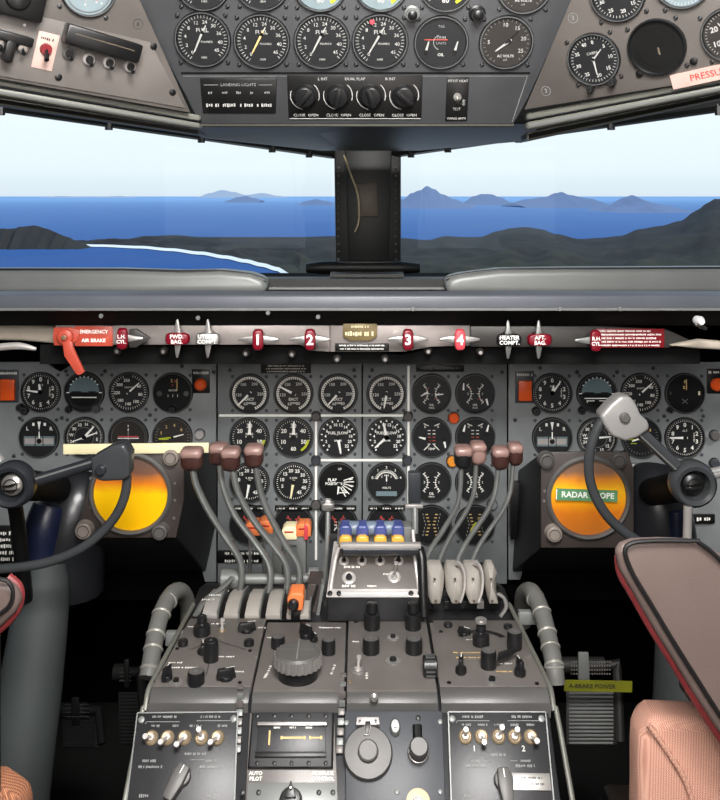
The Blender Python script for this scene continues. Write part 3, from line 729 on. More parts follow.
gauge(OR_, 730, 34, 28, 'gauge cut off by the right photo edge above the cream placard', d_oilt, [(330,.6,.06),(250,.5,.05)], 'round_gauge', rot=10, dialm='dial_brown', group='overhead gauges')
gauge(OR_, 683, -20, 29, 'glassy gauge cut off by the photo top beside the blank gauge', d_cab, (), 'round_gauge', rot=10, dialm='glass_dim', group='overhead gauges')
gauge(OLs, 88, -11, 28, 'gauge with a painted pinkish reflection at the top of the left side overhead panel', d_ils, [(130,.5,.06,'pinkred')], 'round_gauge', rot=-8, dialm='glass_dim', group='overhead gauges')  # pale dial colour imitates a lens reflection; no glass is built
# overhead lower strip plates
pl = panel('landing_light_plate', 'small black engraved plate at the left of the overhead lower strip', 'plate', OffS(OC,.0025), [(200,78),(277,78),(276,113),(203,113)], .003, 'black')
M = OC.at(239,95); s = OC.sc(239,95)
pl2 = thing('rotary_switch_panel', 'black plate with four round selector knobs on the overhead lower strip', 'panel', OC.at(355,97))
def onplate(o, cx, cy):
    M = OC.at(cx, cy); s = OC.sc(cx, cy); return M, s
mb = MB(M); mb.M = M @ T((0,0,.0031))
mb.text('LANDING LIGHTS', 0, 11*s, 0, 4.4*s, 'mark_dim'); mb.line(-34*s,11*s,-20*s,11*s,.6*s,0,'mark_dim'); mb.line(20*s,11*s,34*s,11*s,.6*s,0,'mark_dim')
for k in range(4): mb.scribble((-26+17*k)*s, -10*s, 0, 15*s, 4*s, 'mark_ov', k)
for k in range(5): mb.scribble((-28+14*k)*s, 3*s, 0, 5*s, 2.5*s, 'mark_dim', k+9)
mb.build('lettering', pl, smooth=0)
M = OC.at(355,97); s = OC.sc(355,97)
mb = MB(M); mb.box((0,0,.001), (134*s,45*s,.003), 'black'); mb.build('plate', pl2, .001)
mb = MB(M @ T((0,0,.0027)))
for k in range(4):
    x = (-50+33*k)*s; mb.ring(14*s,14.8*s,0,'mark_ov',40,110,12,(x,2*s)); mb.ring(14*s,14.8*s,0,'mark_ov',190,290,12,(x,2*s))
    mb.text('CLOSE', x-6*s, -18.5*s, 0, 4*s, 'mark_ov'); mb.text('OPEN', x+8*s, -18.5*s, 0, 4*s, 'mark_ov')
for x0, tx in ((-32,'L INT'),(0,'DUAL FLAP'),(35,'R INT')): mb.text(tx, x0*s, 19*s, 0, 4*s, 'mark_ov')
mb.line(-66*s,-22*s,66*s,-22*s,.8*s,0,'mark_ov'); mb.build('lettering', pl2, smooth=0)
for k in range(4):
    mb = MB(M @ T(((-50+33*k)*s, 2*s, .0025))); mb.lathe([(12*s,0),(11*s,.008),(9*s,.011)], 'knob_blk', 24); mb.box((0,0,.013),(4.5*s,20*s,.008),'knob_blk', Matrix.Rotation(R(30*k-40),4,'Z')); mb.build('selector_knob', pl2, .0006)
M = OC.at(457,99); s = OC.sc(457,99); t = thing('toggle_switch_plate', 'narrow black plate with one toggle on the overhead lower strip right', 'switch', M)
mb = MB(M); mb.box((0,0,.001),(22*s,45*s,.003),'black'); mb.build('plate', t, .001)
mb = MB(M @ T((0,0,.0027))); mb.text('PITOT HEAT', 0, 19*s, 0, 3.6*s, 'mark_ov'); mb.text('OFF', 7*s, -3*s, 0, 3.6*s, 'mark_ov', rot=90); mb.text('TEST', 0, -10*s, 0, 3.6*s,'mark_ov'); mb.text('WING ANTI', 0, -20*s, 0, 3.6*s,'mark_ov'); mb.build('lettering', t, smooth=0)
mb = MB(M @ T((0,3*s,.0025))); mb.lathe([(4*s,0),(4*s,.003)],'silver',12); mb.tube([(0,0,.002),(0,-3*s,.016)],[.0015,.0025],'chrome',8,1); mb.build('toggle', t)
# cream placard right
M = OR_.at(705,75,9); s = OR_.sc(700,75); t = thing('placard', 'cream placard with faded red lettering at the right overhead edge', 'placard', M)
mb = MB(M); mb.box((0,0,.001),(66*s,15*s,.002),'pink_pl'); mb.text('PRESSURE', 6*s, 0, .0022, 9.5*s, 'txt_red'); mb.build('plate', t)
# eyeball lamp and small fittings on the overhead centre
for px, py, rr, lb in ((412,13,6,'small black knurled knob between the overhead upper gauges'),(477,13,6.5,'black indicator lamp above the overhead trim and volt gauges')):
    M = OC.at(px, py); s = OC.sc(px, py); t = thing('panel_lamp', lb, 'lamp', M)
    mb = MB(M); mb.lathe([(rr*1.3*s,0),(rr*1.3*s,.003),(rr*s,.004),(rr*s,.014)], 'trim_grey' if px < 430 else 'bezel', 18); mb.build('socket', t)
    mb = MB(M @ T((0,0,.014))); mb.lathe([(rr*.8*s,0),(rr*.8*s,.004),(rr*.4*s,.006)], 'knob_blk', 16); mb.build('lens', t)
# left overhead: guarded toggle row, switch plate
t = thing('guarded_switch_bank', 'four silver-ringed toggles under a black guard on the left overhead panel', 'switch bank', OLs.at(100,48))
mb = MB(OLs.at(100,42,-11)); s = OLs.sc(100,45); mb.box((0,0,.012),(76*s,19*s,.024),'black'); mb.line(-30*s,2*s,30*s,2*s,s,.0243,'plate_brn'); mb.build('guard', t, .003)
for k, (px, py) in enumerate(((68,54),(88,60),(108,63),(129,67))):
    M = OLs.at(px, py-1, -8); mb = MB(M); mb.lathe([(6*s,0),(6*s,.006),(4.4*s,.008)], 'silver_l' if k else 'knob_grey', 18); mb.disc(4.2*s,.0082,'black',14); mb.build('collar', t)
    mb = MB(M @ T((0,0,.006))); mb.tube([(0,0,0),(0,-4*s,.016)],[.0016,.0028],'knob_blk',8,1); mb.build('toggle', t)
t = thing('toggle_switch_plate', 'pinkish square plate with a dark red toggle on the left overhead panel', 'switch', OLs.at(45,50,-8))
M = OLs.at(45,51,-9); mb = MB(M); mb.box((0,0,.0015),(20*s,36*s,.003),'pink_pl'); mb.scribble(0,12*s,.0032,14*s,3*s,'txt_dark',3); mb.build('plate', t, .001)
mb = MB(M @ T((0,2*s,.003))); mb.lathe([(6*s,0),(5*s,.005)],'red_pl',16); mb.tube([(0,0,.003),(0,-9*s,.016)],[.002,.0032],'knob_blk',8,1); mb.build('toggle', t)
t = thing('guarded_switch_bank', 'dark guard with two toggles at the left edge of the overhead panel', 'switch bank', OLs.at(10,38))
mb = MB(OLs.at(8,36,-10)); mb.box((0,0,.010),(42*s,9*s,.02),'black'); mb.box((2*s,-12*s,.01),(9*s,22*s,.02),'black'); mb.build('guard', t, .002)
for px, py in ((0,44),(22,48)):
    M = OLs.at(px, py, -8); mb = MB(M); mb.lathe([(5.5*s,0),(5.5*s,.004),(4*s,.006)],'silver',16); mb.tube([(0,0,.003),(0,-4*s,.016)],[.0016,.0028],'knob_blk',8,1); mb.build('toggle', t)
t = thing('dark_instrument', 'dark instrument housing cut off at the top left corner', 'instrument', OLs.at(16,4))
mb = MB(OLs.at(14,-4,-9)); mb.box((0,0,.012),(52*s,36*s,.024),'black'); mb.lathe([(12*s,.024),(11*s,.03)],'bezel',20); mb.build('housing', t, .004)
mb = MB(); 
for px, py in ((24.5,16),(24,25)): mb.lathe([(.0028,0),(.002,.002)],'white',10,L=OLs.at(px,py))
mb.build('white_studs', ohl)
for S, px, py, o in ((OLs,58,77,ohl),(OLs,153,46,ohl),(OLs,172,92,ohl),(OR_,694,61,ohr),(OR_,640,73,ohr)):
    mb = MB(S.at(px,py)); mb.lathe([(.0048,0),(.0048,.003),(.002,.004)],'black',10); mb.build('screw', o)
for S, px, py, o in ((OLs,138,24,ohl),(OR_,573,18,ohr),(OR_,546,91,ohr)):
    mb = MB(S.at(px,py,8 if o is ohr else -8)); mb.ring(.0062,.0068,.0005,'txt_dark' if o is ohl else 'mark_dim'); mb.text('6' if px == 138 else '3', 0,0,.0005,.009,'txt_dark' if o is ohl else 'mark_dim'); mb.build('circled_number', o, smooth=0)
# ================================================================ fire handle strip under the glareshield
SY = 1.50; FS = VP(SY)
st = thing('fire_handle_strip', 'long silver metal strip carrying the red handles under the glareshield', 'strip', T(P(360,338,SY)))
mb = MB(); mb.slab([(55,325),(330,325),(330,352),(312,351),(300,345),(60,345)], SY, .02, 'strip_metal')
mb.slab([(330,325),(470,325),(470,346),(430,347),(405,352),(330,352)], SY, .02, 'strip_metal'); mb.build('left_plate', st, .002)
mb = MB(); mb.slab([(470,326),(600,326),(668,330),(690,340),(668,348),(470,347)], SY+.004, .02, 'strip_dark'); mb.build('right_plate', st, .002)
for i, (px, py) in enumerate(((118,351),(164,351),(246,353),(292,354),(337,359),(385,359),(428,351),(480,352))):
    mb = MB(VP(SY+.012).at(px,py)); mb.lathe([(.0068,-.01),(.0068,.003),(.004,.007)],'strip_dark',14); mb.disc(.003,.0073,'silver',10); mb.build('mounting_bolt', st)
mb = MB(); mb.slab([(40,345),(335,347),(400,355),(440,347),(700,347),(700,364),(40,364)], SY+.03, .01, 'black_matte'); mb.build('backing', st)  # dark slab standing in for the shadow gap under the strip
# light fabric boots at both ends of the strip
cur = thing('side_liner', 'pale folded fabric liner left of the red emergency handle', 'liner', T(P(20,335,1.52)))
mb = MB(); mb.slab([(-40,316),(20,321),(55,327),(56,344),(20,341),(-40,340)], 1.53, .02, 'fabric_tan'); mb.build('liner', cur, .006, 3)
mb = MB(); mb.tube([P(-40,350,1.50),P(0,347,1.5),P(20,346,1.5),P(36,349,1.5)], [.004,.006,.006,.003], 'silver_l', 8); mb.build('edge_roll', cur)
cur = thing('side_liner', 'dark fabric liner at the right end of the strip', 'liner', T(P(700,340,1.52)))
mb = MB(); mb.slab([(670,346),(700,340),(760,345),(760,352),(700,349)], 1.49, .02, 'fabric_tan'); mb.build('liner', cur, .005, 3)
# placards
def placard(name, label, S, poly_c, wh, lines, m, tm, rot=0, size=None, off=0, t=.002, seeds=1, bold=True):
    M = S.at(poly_c[0], poly_c[1], rot, off); s = S.sc(*poly_c); o = thing(name, label, 'placard', M)
    mb = MB(M); mb.box((0,0,t/2),(wh[0]*s,wh[1]*s,t),m); mb.build('plate', o, .0006)
    mb = MB(M @ T((0,0,t+.0004))); n = len(lines)
    for i, L in enumerate(lines):
        y = (n/2-.5-i)*wh[1]*s/(n+.3)
        if isinstance(L, tuple): mb.scribble(L[1]*s, y, 0, L[0]*s, wh[1]*s/(n+1)*.62, tm, i+seeds)
        else: mb.text(L, 0, y, 0, (size or wh[1]/(n+.6))*s, tm, bold)
    mb.build('lettering', o, smooth=0)
    return o
placard('warning_placard', 'coral red placard with white letters beside the emergency air brake handle', FS, (94,336), (38,20), ['EMERGENCY','AIR BRAKE'], 'red_coral', 'white', size=5)
placard('warning_placard', 'dark red placard with lines of white text right of the R.H. CYL. handle', VP(SY+.003), (630,338), (68,19), [(52,-6),(62,0),(56,-2),(63,0),(58,0)], 'red_pl', 'mark', seeds=4)
placard('instruction_plate', 'small black plate with two text lines under the olive card', FS, (362,347), (54,8), [(46,0),(44,0)], 'black', 'mark', seeds=8)
o = thing('correction_card', 'olive brass correction card holder at the middle of the strip', 'card', FS.at(360,332))
M = FS.at(360,331); s = FS.sc(360,331); mb = MB(M); mb.prism([(-17*s,8*s),(17*s,8*s),(17*s,-5*s),(10*s,-9*s),(-10*s,-9*s),(-17*s,-5*s)],0,.008,'plate_olive'); mb.build('holder', o, .001)
mb = MB(M @ T((0,0,.0084))); mb.scribble(0,5*s,0,18*s,2.4*s,'cream',2); mb.scribble(0,-2*s,0,30*s,4.6*s,'cream',5); mb.build('lettering', o, smooth=0)
# emergency handle
M = FS.at(67,336); s = FS.sc(67,336); o = thing('emergency_handle', 'coral red emergency air brake lever hanging over the left instrument panel', 'lever', M)
mb = MB(M); mb.prism([(-12*s,9*s),(5*s,9*s),(14*s,6*s),(12*s,-3*s),(4*s,-9*s),(-12*s,-9*s),(-13*s,0)],0,.006,'red_coral'); mb.lathe([(8*s,.006),(8*s,.012),(6*s,.014)],'red_coral',20); mb.lathe([(3.6*s,.014),(3*s,.018)],'brass',14); mb.build('hub', o, .001)
mb = MB(M @ T((0,0,.012))); mb.prism([(-1*s,-4*s),(8*s,-3*s),(10*s,-11*s),(21*s,-34*s),(16*s,-37*s),(13*s,-36*s),(1*s,-18*s)],0,.008,'red_coral'); mb.build('arm', o, .0015)
# engine fire handles and baggage handles
def fire(px, py, label, txt, kind, wing='both', lab='red', dark=False):
    M = FS.at(px, py); s = FS.sc(px, py); o = thing('fire_pull', label, 'handle', M, 'pull handles along the strip')
    mb = MB(M); mb.lathe([(6*s,0),(5*s,.015),(4*s,.022)],'strip_dark' if dark else 'strip_metal',16); mb.build('shaft', o)
    W = [(0,4.6),(6,3.6),(14,2.2),(20,1),(20,-1),(14,-2.2),(6,-3.4),(0,-4.6)]
    mb = MB(M @ T((0,0,.022)))
    def wg(a, k=1.0): mb.prism([((x*math.cos(a)-y*math.sin(a))*s*k, (x*math.sin(a)+y*math.cos(a))*s*k) for x, y in W], 0, .006, 'silver' if not dark else 'lever')
    if kind == 'v':
        if wing in ('both','left'): wg(math.pi)
        if wing in ('both','right'): wg(0, 1.0)
    else: wg(R(92), .95); wg(R(-92), .95)
    mb.build('grip', o, .0014)
    w, h = (11.5, 22) if kind == 'v' else (25, 12.5)
    if kind == 'v2': w, h = 12, 21
    mb = MB(M @ T((0,0,.027))); q = []
    for k in range(24):
        a = 2*math.pi*k/24; c, d = math.cos(a), math.sin(a); q.append((math.copysign(abs(c)**.6,c)*w/2*s, math.copysign(abs(d)**.6,d)*h/2*s))
    mb.prism(q, 0, .008, lab, .86); mb.build('cap', o, .0012)
    mb = MB(M @ T((0,0,.0354))); n = len(txt)
    for i, tx in enumerate(txt): mb.text(tx, 0, (n/2-.5-i)*5*s, 0, (14 if n == 1 else (4.9 if kind == 'v' else 5.4))*s, 'white', True)
    mb.build('lettering', o, smooth=0)
    return o
o = fire(127,336,'red L.H. CYL. handle with one pointed grip, beside the coral placard',['L.H.','CYL.'],'v','right')
mb = MB(FS.at(127,336) @ T((0,0,.018))); s = FS.sc(127,336); mb.prism([(6*s,9*s),(13*s,9*s),(27*s,0),(13*s,-9*s),(6*s,-9*s)],0,.008,'strip_dark'); mb.build('guard', o, .001)
fire(181,336,'red FWD BAG. handle with upright silver grip, left part of the strip',['FWD.','BAG.'],'h')
fire(211,336,'silver UTILITY COMPT. handle with upright grip beside the FWD BAG. handle',['UTILITY','COMPT.'],'h',lab='silver',dark=False)
for px, n in ((260,'1'),(311,'2'),(407,'3'),(458,'4')): fire(px,337,'red engine fire handle with white number %s' % n,[n],'v',lab='red' if n != '4' else 'pinkred')
fire(506,337,'black HEATER COMPT. handle with upright silver grip',['HEATER','COMPT.'],'h',lab='knob_blk',dark=True)
fire(536,337,'red AFT BAG. handle with upright grip on the dark right strip',['AFT.','BAG.'],'h',dark=True)
fire(591,338,'red R.H. CYL. handle beside the dark red placard',['R.H.','CYL.'],'v','left',dark=True)
o = thing('reading_lamp', 'small white map lamp fitting at the upper right below the glareshield', 'lamp', FS.at(697,321))
mb = MB(VP(1.42).at(697,320,-25)); mb.lathe([(.007,0),(.008,.012),(.005,.02)],'white_rough',16); mb.build('head', o)
mb = MB(VP(1.43).at(700,326,-25)); mb.box((0,0,0),(.02,.006,.012),'chrome'); mb.build('clip', o, .001)

# ================================================================ main instrument panel
MY = 1.80; MP = VP(MY)
def mpanel(label, pts, m='panel'):
    cx = sum(p[0] for p in pts)/len(pts); cy = sum(p[1] for p in pts)/len(pts)
    o = thing('instrument_panel', label, 'panel', T(P(cx,cy,MY)), 'grey main instrument panels'); mb = MB(); mb.slab(pts, MY, .006, m); mb.build('face_plate', o, .0012); return o
pL = mpanel('grey left pilot instrument panel behind the left control wheel', [(-120,362),(45,362),(60,372),(75,362),(216.2,362),(216.2,582),(205,582),(198,556),(-120,556)])
pC1 = mpanel('grey left centre engine instrument panel above the left levers', [(217.6,362),(361.6,362),(361.6,584),(217.6,584)])
pC2 = mpanel('grey right centre engine instrument panel above the right levers', [(362.8,362),(507,362),(507,584),(362.8,584)])
pR = mpanel('grey right pilot instrument panel behind the right control wheel', [(508.4,362),(560,362),(567,356),(575,355),(583,362),(840,362),(840,556),(528,556),(520,580),(508.4,580)])
mb = MB(); mb.slab([(-120,350),(840,350),(840,600),(-120,600)], MY+.02, .01, 'shade'); mb.build('backing', pC1)
# white luminous dividers
def lstrip(label, a, b, w=2.2):
    mb = MB(); x0,y0 = a; x1,y1 = b
    pts = [(x0,y0-w/2),(x1,y0-w/2),(x1,y0+w/2),(x0,y0+w/2)] if y0 == y1 else [(x0-w/2,y0),(x0+w/2,y0),(x0+w/2,y1),(x0-w/2,y1)]
    mb.slab(pts, MY-.002, .002, 'glow_strip'); o = mb.build('divider_strip', origin=P((x0+x1)/2,(y0+y1)/2,MY)); tag(o, label, 'strip', 'white panel divider strips')
lstrip('white horizontal strip under the top row of centre gauges', (219,415.6), (405,415.6))
lstrip('white horizontal strip under the second row of centre gauges', (318,460.3), (404,460.3))
lstrip('white vertical strip left of the fuel flow gauges', (316,417), (316,560))
lstrip('white vertical strip left of the paired pointer gauges', (408.5,366), (408.5,505))
def button(S, px, py, rr, m, label, name='panel_button', cat='button', group='round panel buttons', h=.008, ring=True):
    M = S.at(px,py); s = S.sc(px,py); o = thing(name, label, cat, M, group); mb = MB(M)
    mb.lathe([(rr*s*1.15,0),(rr*s*1.1,.002)],'bezel',18); mb.build('collar', o)
    mb = MB(M @ T((0,0,.002))); mb.lathe([(rr*s,0),(rr*s,h*.7),(rr*s*.8,h)],m,18); mb.build('cap', o); return o
for px, py, m, lb in ((316,416,'knob_grey','grey round knob where the upper strips cross, left centre'),(408,416,'knob_grey','grey round knob on the vertical strip under the top row'),(316,460,'panel_dark','small dark round knob at the lower left strip crossing'),(407,460,'panel_dark','small dark round knob at the lower right strip crossing'),(316,504.5,'knob_grey','grey round knob low on the left vertical strip')):
    button(MP,px,py,4.6,m,lb)
button(MP,453.5,417.5,5.2,'orange','orange round lamp between the two right centre gauges','warning_lamp','lamp','orange lamps')
button(MP,452,461,5.2,'amber','amber round lamp partly behind the first right lever knob','warning_lamp','lamp','orange lamps')
for px, py, m, lb in ((200,434,'silver_l','pale round button at the right edge of the left pilot panel'),(207,459,'silver_l','pale round button right of the yellow strip'),(714,435,'knob_grey','grey round button at the right photo edge beside a vertical speed gauge'),(634,468,'white_rough','pale round button behind the right wheel spoke'),(714,463,'panel_dark','dark ringed button at the right edge beside the wheel hub'),(492,504,'panel','grey round knob between the third and fourth right levers')):
    button(MP,px,py,4.8,m,lb)
def warnlight(px, py, w, h, label, tx, rnd=False):
    M = MP.at(px,py); s = MP.sc(px,py); o = thing('warning_light', label, 'warning light', M, 'orange warning lights')
    mb = MB(M @ T((0,3*s,0))); mb.box((0,0,.001),((w+6)*s,(h+12)*s,.002),'black' if rnd else 'panel_dark'); mb.scribble(0,(h/2+2.4)*s,.0023,(w+3)*s,2.8*s,'mark',int(px)); mb.build('back_plate', o, .0006)
    mb = MB(M @ T((0,0,.002)))
    if rnd: mb.lathe([(w/2*s,0),(w/2*s,.006),(w/3*s,.010)],'orange',20)
    else: mb.box((0,0,.004),(w*s,h*s,.008),'orange')
    mb.build('lens', o, .0012 if not rnd else 0)
warnlight(9,389,14,21,'orange rectangular warning light at the far left of the left panel','')
warnlight(524.5,390,13,20,'orange rectangular warning light at the left of the right panel','')
warnlight(201,384,12,12,'round orange lamp on a black plate at the left panel right edge','',True)
warnlight(716,384,13,13,'round orange lamp cut by the right photo edge','',True)
G = MP
# left pilot panel
LP = 'left pilot flight instruments'; RP = 'right pilot flight instruments'
gauge(G,41,392,20.5,'altimeter with white numerals, first in the top row of the left panel',d_alt,[(278,.72,.08),(350,.42,.12)],'altimeter',group=LP,knobs=((-.75,-.85,.22,'knob_blk'),(-.98,-.72,.18,'knob_blk')))
gauge(G,84.5,392,20.5,'artificial horizon with pale upper half, under the red emergency lever',d_hor,(),'artificial_horizon',group=LP,knobs=((-.72,-.8,.18,'knob_blk'),(.6,-.78,.2,'bezel_edge')))
gauge(G,129,392,20.5,'airspeed indicator with white pointer, third in the left panel top row',d_spd,[(48,.72,.07)],'airspeed_indicator',group=LP)
gauge(G,173,392.5,20.5,'dark gauge with red and amber drum digits in the left panel',d_mach,(),'drum_gauge',group=LP,dialm='bezel',knobs=((0,-.78,.18,'knob_blk'),))
gauge(G,39.5,437,20.5,'turn and slip gauge at the lower left of the left panel',d_turn,(),'turn_indicator',group=LP)
gauge(G,84.5,437,20.5,'radio compass half behind the yellow strip in the left panel',d_rmi,[(42,.75,.1),(70,.7,.07),(250,.6,.06)],'compass_indicator',group=LP)
gauge(G,128.5,437,20.5,'cross pointer gauge with pink bars above the yellow strip, left panel',d_ils,(),'cross_pointer_gauge',group=LP,dialm='dial_brown')
gauge(G,172.5,437,20.5,'brown faced gauge with amber digits above the yellow strip',d_vsi,[(265,.7,.05,'mark_yel'),(75,.6,.06)],'vertical_speed_gauge',group=LP,dialm='dial_brown')
# right pilot panel
gauge(G,552,393,20.5,'altimeter with white pointer, first in the top row of the right panel',d_alt,[(35,.75,.08),(10,.4,.12)],'altimeter',group=RP,knobs=((-.8,-.85,.2,'knob_blk'),))
gauge(G,596.5,393,20.5,'artificial horizon above the right wheel grip block',d_hor2,(),'artificial_horizon',group=RP,knobs=((-.75,-.82,.18,'bezel'),))
gauge(G,640.5,393,20.5,'airspeed indicator third in the top row of the right panel',d_spd,[(48,.75,.07)],'airspeed_indicator',group=RP)
gauge(G,684.5,393,20.5,'dark drum gauge with two amber digits, right panel top row',d_com,(),'drum_gauge',group=RP,dialm='bezel',knobs=((-.75,-.8,.14,'knob_blk'),))
gauge(G,552,437.5,20.5,'turn and slip gauge directly above the right radar scope',d_turn,(),'turn_indicator',group=RP)
gauge(G,597,437.5,20.5,'compass gauge behind the rim of the right control wheel',d_rmi,[(85,.7,.08),(268,.7,.08)],'compass_indicator',group=RP)
gauge(G,641,437.5,20.5,'gauge mostly hidden behind the right wheel spoke',d_vsi,[(100,.6,.06),(250,.5,.07)],'vertical_speed_gauge',group=RP,knobs=((-.8,-.8,.2,'knob_blk'),))
gauge(G,684.5,437.5,20.5,'vertical speed gauge with pointer left, beside the right wheel hub',d_alt,[(270,.78,.09)],'vertical_speed_gauge',group=RP)
# centre engine gauges
CG = 'centre engine gauges'; cols = [(249.5,'first'),(293.5,'second'),(338,'third'),(386.5,'fourth'),(431.5,'fifth'),(475,'sixth')]
row = {1:(393.5,'top row'),2:(437,'second row'),3:(482,'third row'),4:(524.5,'bottom row')}
def cg(c, rw, look, draw, nd, nm='engine_gauge', **k):
    px, cn = cols[c-1]; py, rn = row[rw]
    gauge(G, px, py, 20.3, '%s, %s from left in centre gauge %s' % (look, cn, rn), draw, nd, nm, group=CG, **k)
cg(1,1,'white rimmed temperature gauge',d_epr,[(225,.8,.09)],'temperature_gauge'); cg(2,1,'temperature gauge with raised pointer',d_epr,[(298,.8,.1)],'temperature_gauge',dialm='dial_brown')
cg(3,1,'white rimmed temperature gauge',d_epr,[(222,.8,.09)],'temperature_gauge'); cg(4,1,'temperature gauge with pointer down',d_epr,[(190,.75,.09)],'temperature_gauge')
cg(5,1,'paired arc gauge with level pointers',d_dual3,[(242,.5,.08,'white',(-.1,.12)),(86,.5,.07,'white',(.1,-.05))],'dual_pointer_gauge'); cg(6,1,'paired arc gauge with upright pointers',d_dual3,[(2,.45,.08,'white',(-.58,.1)),(165,.45,.09,'white',(.52,-.15))],'dual_pointer_gauge')
cg(1,2,'pressure ratio gauge, yellow arc',d_oilt,[(2,.8,.13)],'pressure_gauge'); cg(2,2,'pressure ratio gauge, yellow arc',d_oilt,[(2,.8,.13)],'pressure_gauge')
cg(3,2,'bold FUEL FLOW gauge',d_ff,[(170,.85,.12)],'fuel_flow_gauge'); cg(4,2,'bold two-pointer FUEL FLOW gauge',d_ff,[(228,.8,.11),(348,.75,.12)],'fuel_flow_gauge')
cg(5,2,'paired gauge with slanting pointers',d_dual2,[(285,.45,.1,'white',(-.2,-.1)),(168,.45,.1,'white',(.6,-.1))],'dual_pointer_gauge'); cg(6,2,'paired gauge, pointers leaning right',d_dual2,[(15,.45,.09,'white',(-.6,.2)),(15,.45,.09,'white',(.55,.2))],'dual_pointer_gauge')
cg(1,3,'percent speed gauge',d_n2,[(190,.8,.11)],'speed_gauge'); cg(2,3,'percent speed gauge',d_n2,[(190,.82,.11,'cream')],'speed_gauge')
cg(3,3,'FLAP POSITION gauge',d_flap,[(188,.5,.09,'white',(.05,-.1))],'flap_position_gauge',dialm='black'); cg(4,3,'arc scale volt gauge',d_volt,[(0,.4,.05)],'volt_gauge')
cg(5,3,'OIL gauge with two facing arcs',d_dual,(),'oil_gauge'); cg(6,3,'OIL gauge with two facing arcs',d_dual,(),'oil_gauge')
for c in (1,2,3,4): cg(c,4,'gauge with red V marks, black flags',d_hyd,(),'hydraulic_gauge',tags=True)
cg(5,4,'amber marked paired gauge',d_amb,(),'dual_pointer_gauge'); cg(6,4,'amber marked paired gauge',d_amb,[(215,.6,.08,'mark_yel',(.1,.2))],'dual_pointer_gauge')
for k in range(2):
    o = placard('instruction_plate', ['black plate with white text above the first two engine gauges','dark slotted trim plate above the paired gauges'][k], MP, ((286,367),(440,368))[k], ((50,12),(48,7))[k], ([(42,0),(36,0),(40,0),(38,0)],[(40,0)])[k], ('dirt','black')[k], ('mark','mark_dim')[k], seeds=20+k, t=.003)
mb = MB()
for px, py in ((66,371),(105,371),(182,366),(230,370),(232,462),(354,370),(372,370),(502,372),(502,462),(540,368),(577,372),(617,372),(653,368),(14,456),(214,372),(62,418),(150,415),(20,418),(515,420),(620,416),(664,416),(703,416)):
    M = MP.at(px,py); mb2 = MB(M); mb2.lathe([(.0042,0),(.004,.0012),(.002,.002)],'panel_dark',10); mb2.line(-.003,0,.003,0,.0008,.0021,'black'); mb2.build('screw', pL if px < 217 else pC1 if px < 362 else pC2 if px < 508 else pR)
# small details low on the panels
def fixture(name, label, px, py, w, h, m, lines=(), S=MP, t=.006, tm='mark', rot=0, sc=None, parent=None):
    M = S.at(px,py,rot); s = S.sc(px,py); o = thing(name, label, 'plate', M); mb = MB(M); mb.box((0,0,t/2),(w*s,h*s,t),m); mb.build('plate', o, .001)
    mb = MB(M @ T((0,0,t+.0004)))
    for i in range(lines[0] if lines else 0): mb.scribble(0,(h*.32-i*h*.64/max(1,lines[0]-1))*s if lines[0] > 1 else 0,0,w*.7*s,min(h/lines[0]*.5,4)*s,tm,i+int(px))
    if lines: mb.build('lettering', o, smooth=0)
    return o
fixture('switch_plate','small black engraved plate behind the first left lever',242,556,48,12,'black',(2,))
fixture('switch_plate','black engraved plate below the right wheel hub',703,518,22,9,'black',(1,))
fixture('switch_plate','tall black engraved plate left of the left control column',8,545,30,40,'black',(5,))
fixture('junction_box','dark box on the panel right of the fourth right lever',516,508,14,56,'black',(0,) if 0 else (),t=.02)
fixture('latch_plate','thin dark vertical latch plate between OIL gauge and white strip',414,486,12,32,'panel_dark',(),t=.02)

# ================================================================ radar scopes
RY = 1.60; RS = VP(RY)
def scope(label, face, body, c, rs, screen, knobs, dots, mrot=0):
    o = thing('radar_scope', label, 'radar scope', T(P(c[0],c[1],RY)), 'radar scopes')
    mb = MB(); n = len(face); fr = [P(x,y,RY+.004) for x,y in face]
    bk = [P(x,y,MY-.002) for x,y in body]
    mb.add(fr+bk, [tuple(range(n)), tuple(reversed(range(n,2*n)))]+[(i,n+i,n+(i+1)%n,(i+1)%n) for i in range(n)], 'scope_body'); mb.build('housing', o, .004)
    mb = MB(); mb.slab(face, RY-.001, .005, 'scope_face'); mb.build('face_plate', o, .002)
    M = RS.at(*c); s = RS.sc(*c); r = rs*s
    mb = MB(M); mb.lathe([(r*1.10,.001),(r*1.10,.006),(r*1.04,.010),(r*.99,.009),(r*.97,.003)],'knob_grey',48,cap0=False,cap1=False); mb.build('bezel', o)
    mb = MB(M @ T((0,0,.002))); mb.lathe([(r*.98,0),(r*.7,.002),(r*.3,.003),(.0001,.0032)],'%s' % screen,48,cap0=False); sc = mb.build('screen', o)
    sc.data.transform(Matrix.Translation((0,0,0)))
    for kx, ky, kr, km in knobs:
        mb = MB(RS.at(kx,ky)); q = kr*s; mb.lathe([(q*1.1,.001),(q,.004),(q*.95,.014),(q*.8,.016)],km,22); mb.ring(q*.62,q*.7,.0163,'knob_blk',n=20); mb.build('knob', o)
    for kx, ky in dots:
        mb = MB(RS.at(kx,ky)); mb.lathe([(1.6*s,.001),(1.2*s,.003)],'silver',10); mb.build('screw', o)
    return o
scope('left radar scope glowing yellow behind the left wheel rim', [(97,452),(184,449),(184,500),(176,538),(80,538),(80,520)], [(110,448),(217,446),(217,520),(206,572),(92,572),(92,515)], (131,493), 38, 'screen_yellow', ((172,456,8,'scope_knob'),(85.5,528.5,8.5,'scope_knob'),(161,530,8,'knob_grey')), ((91,478),(91,507),(175,483),(175,500),(174,518)))
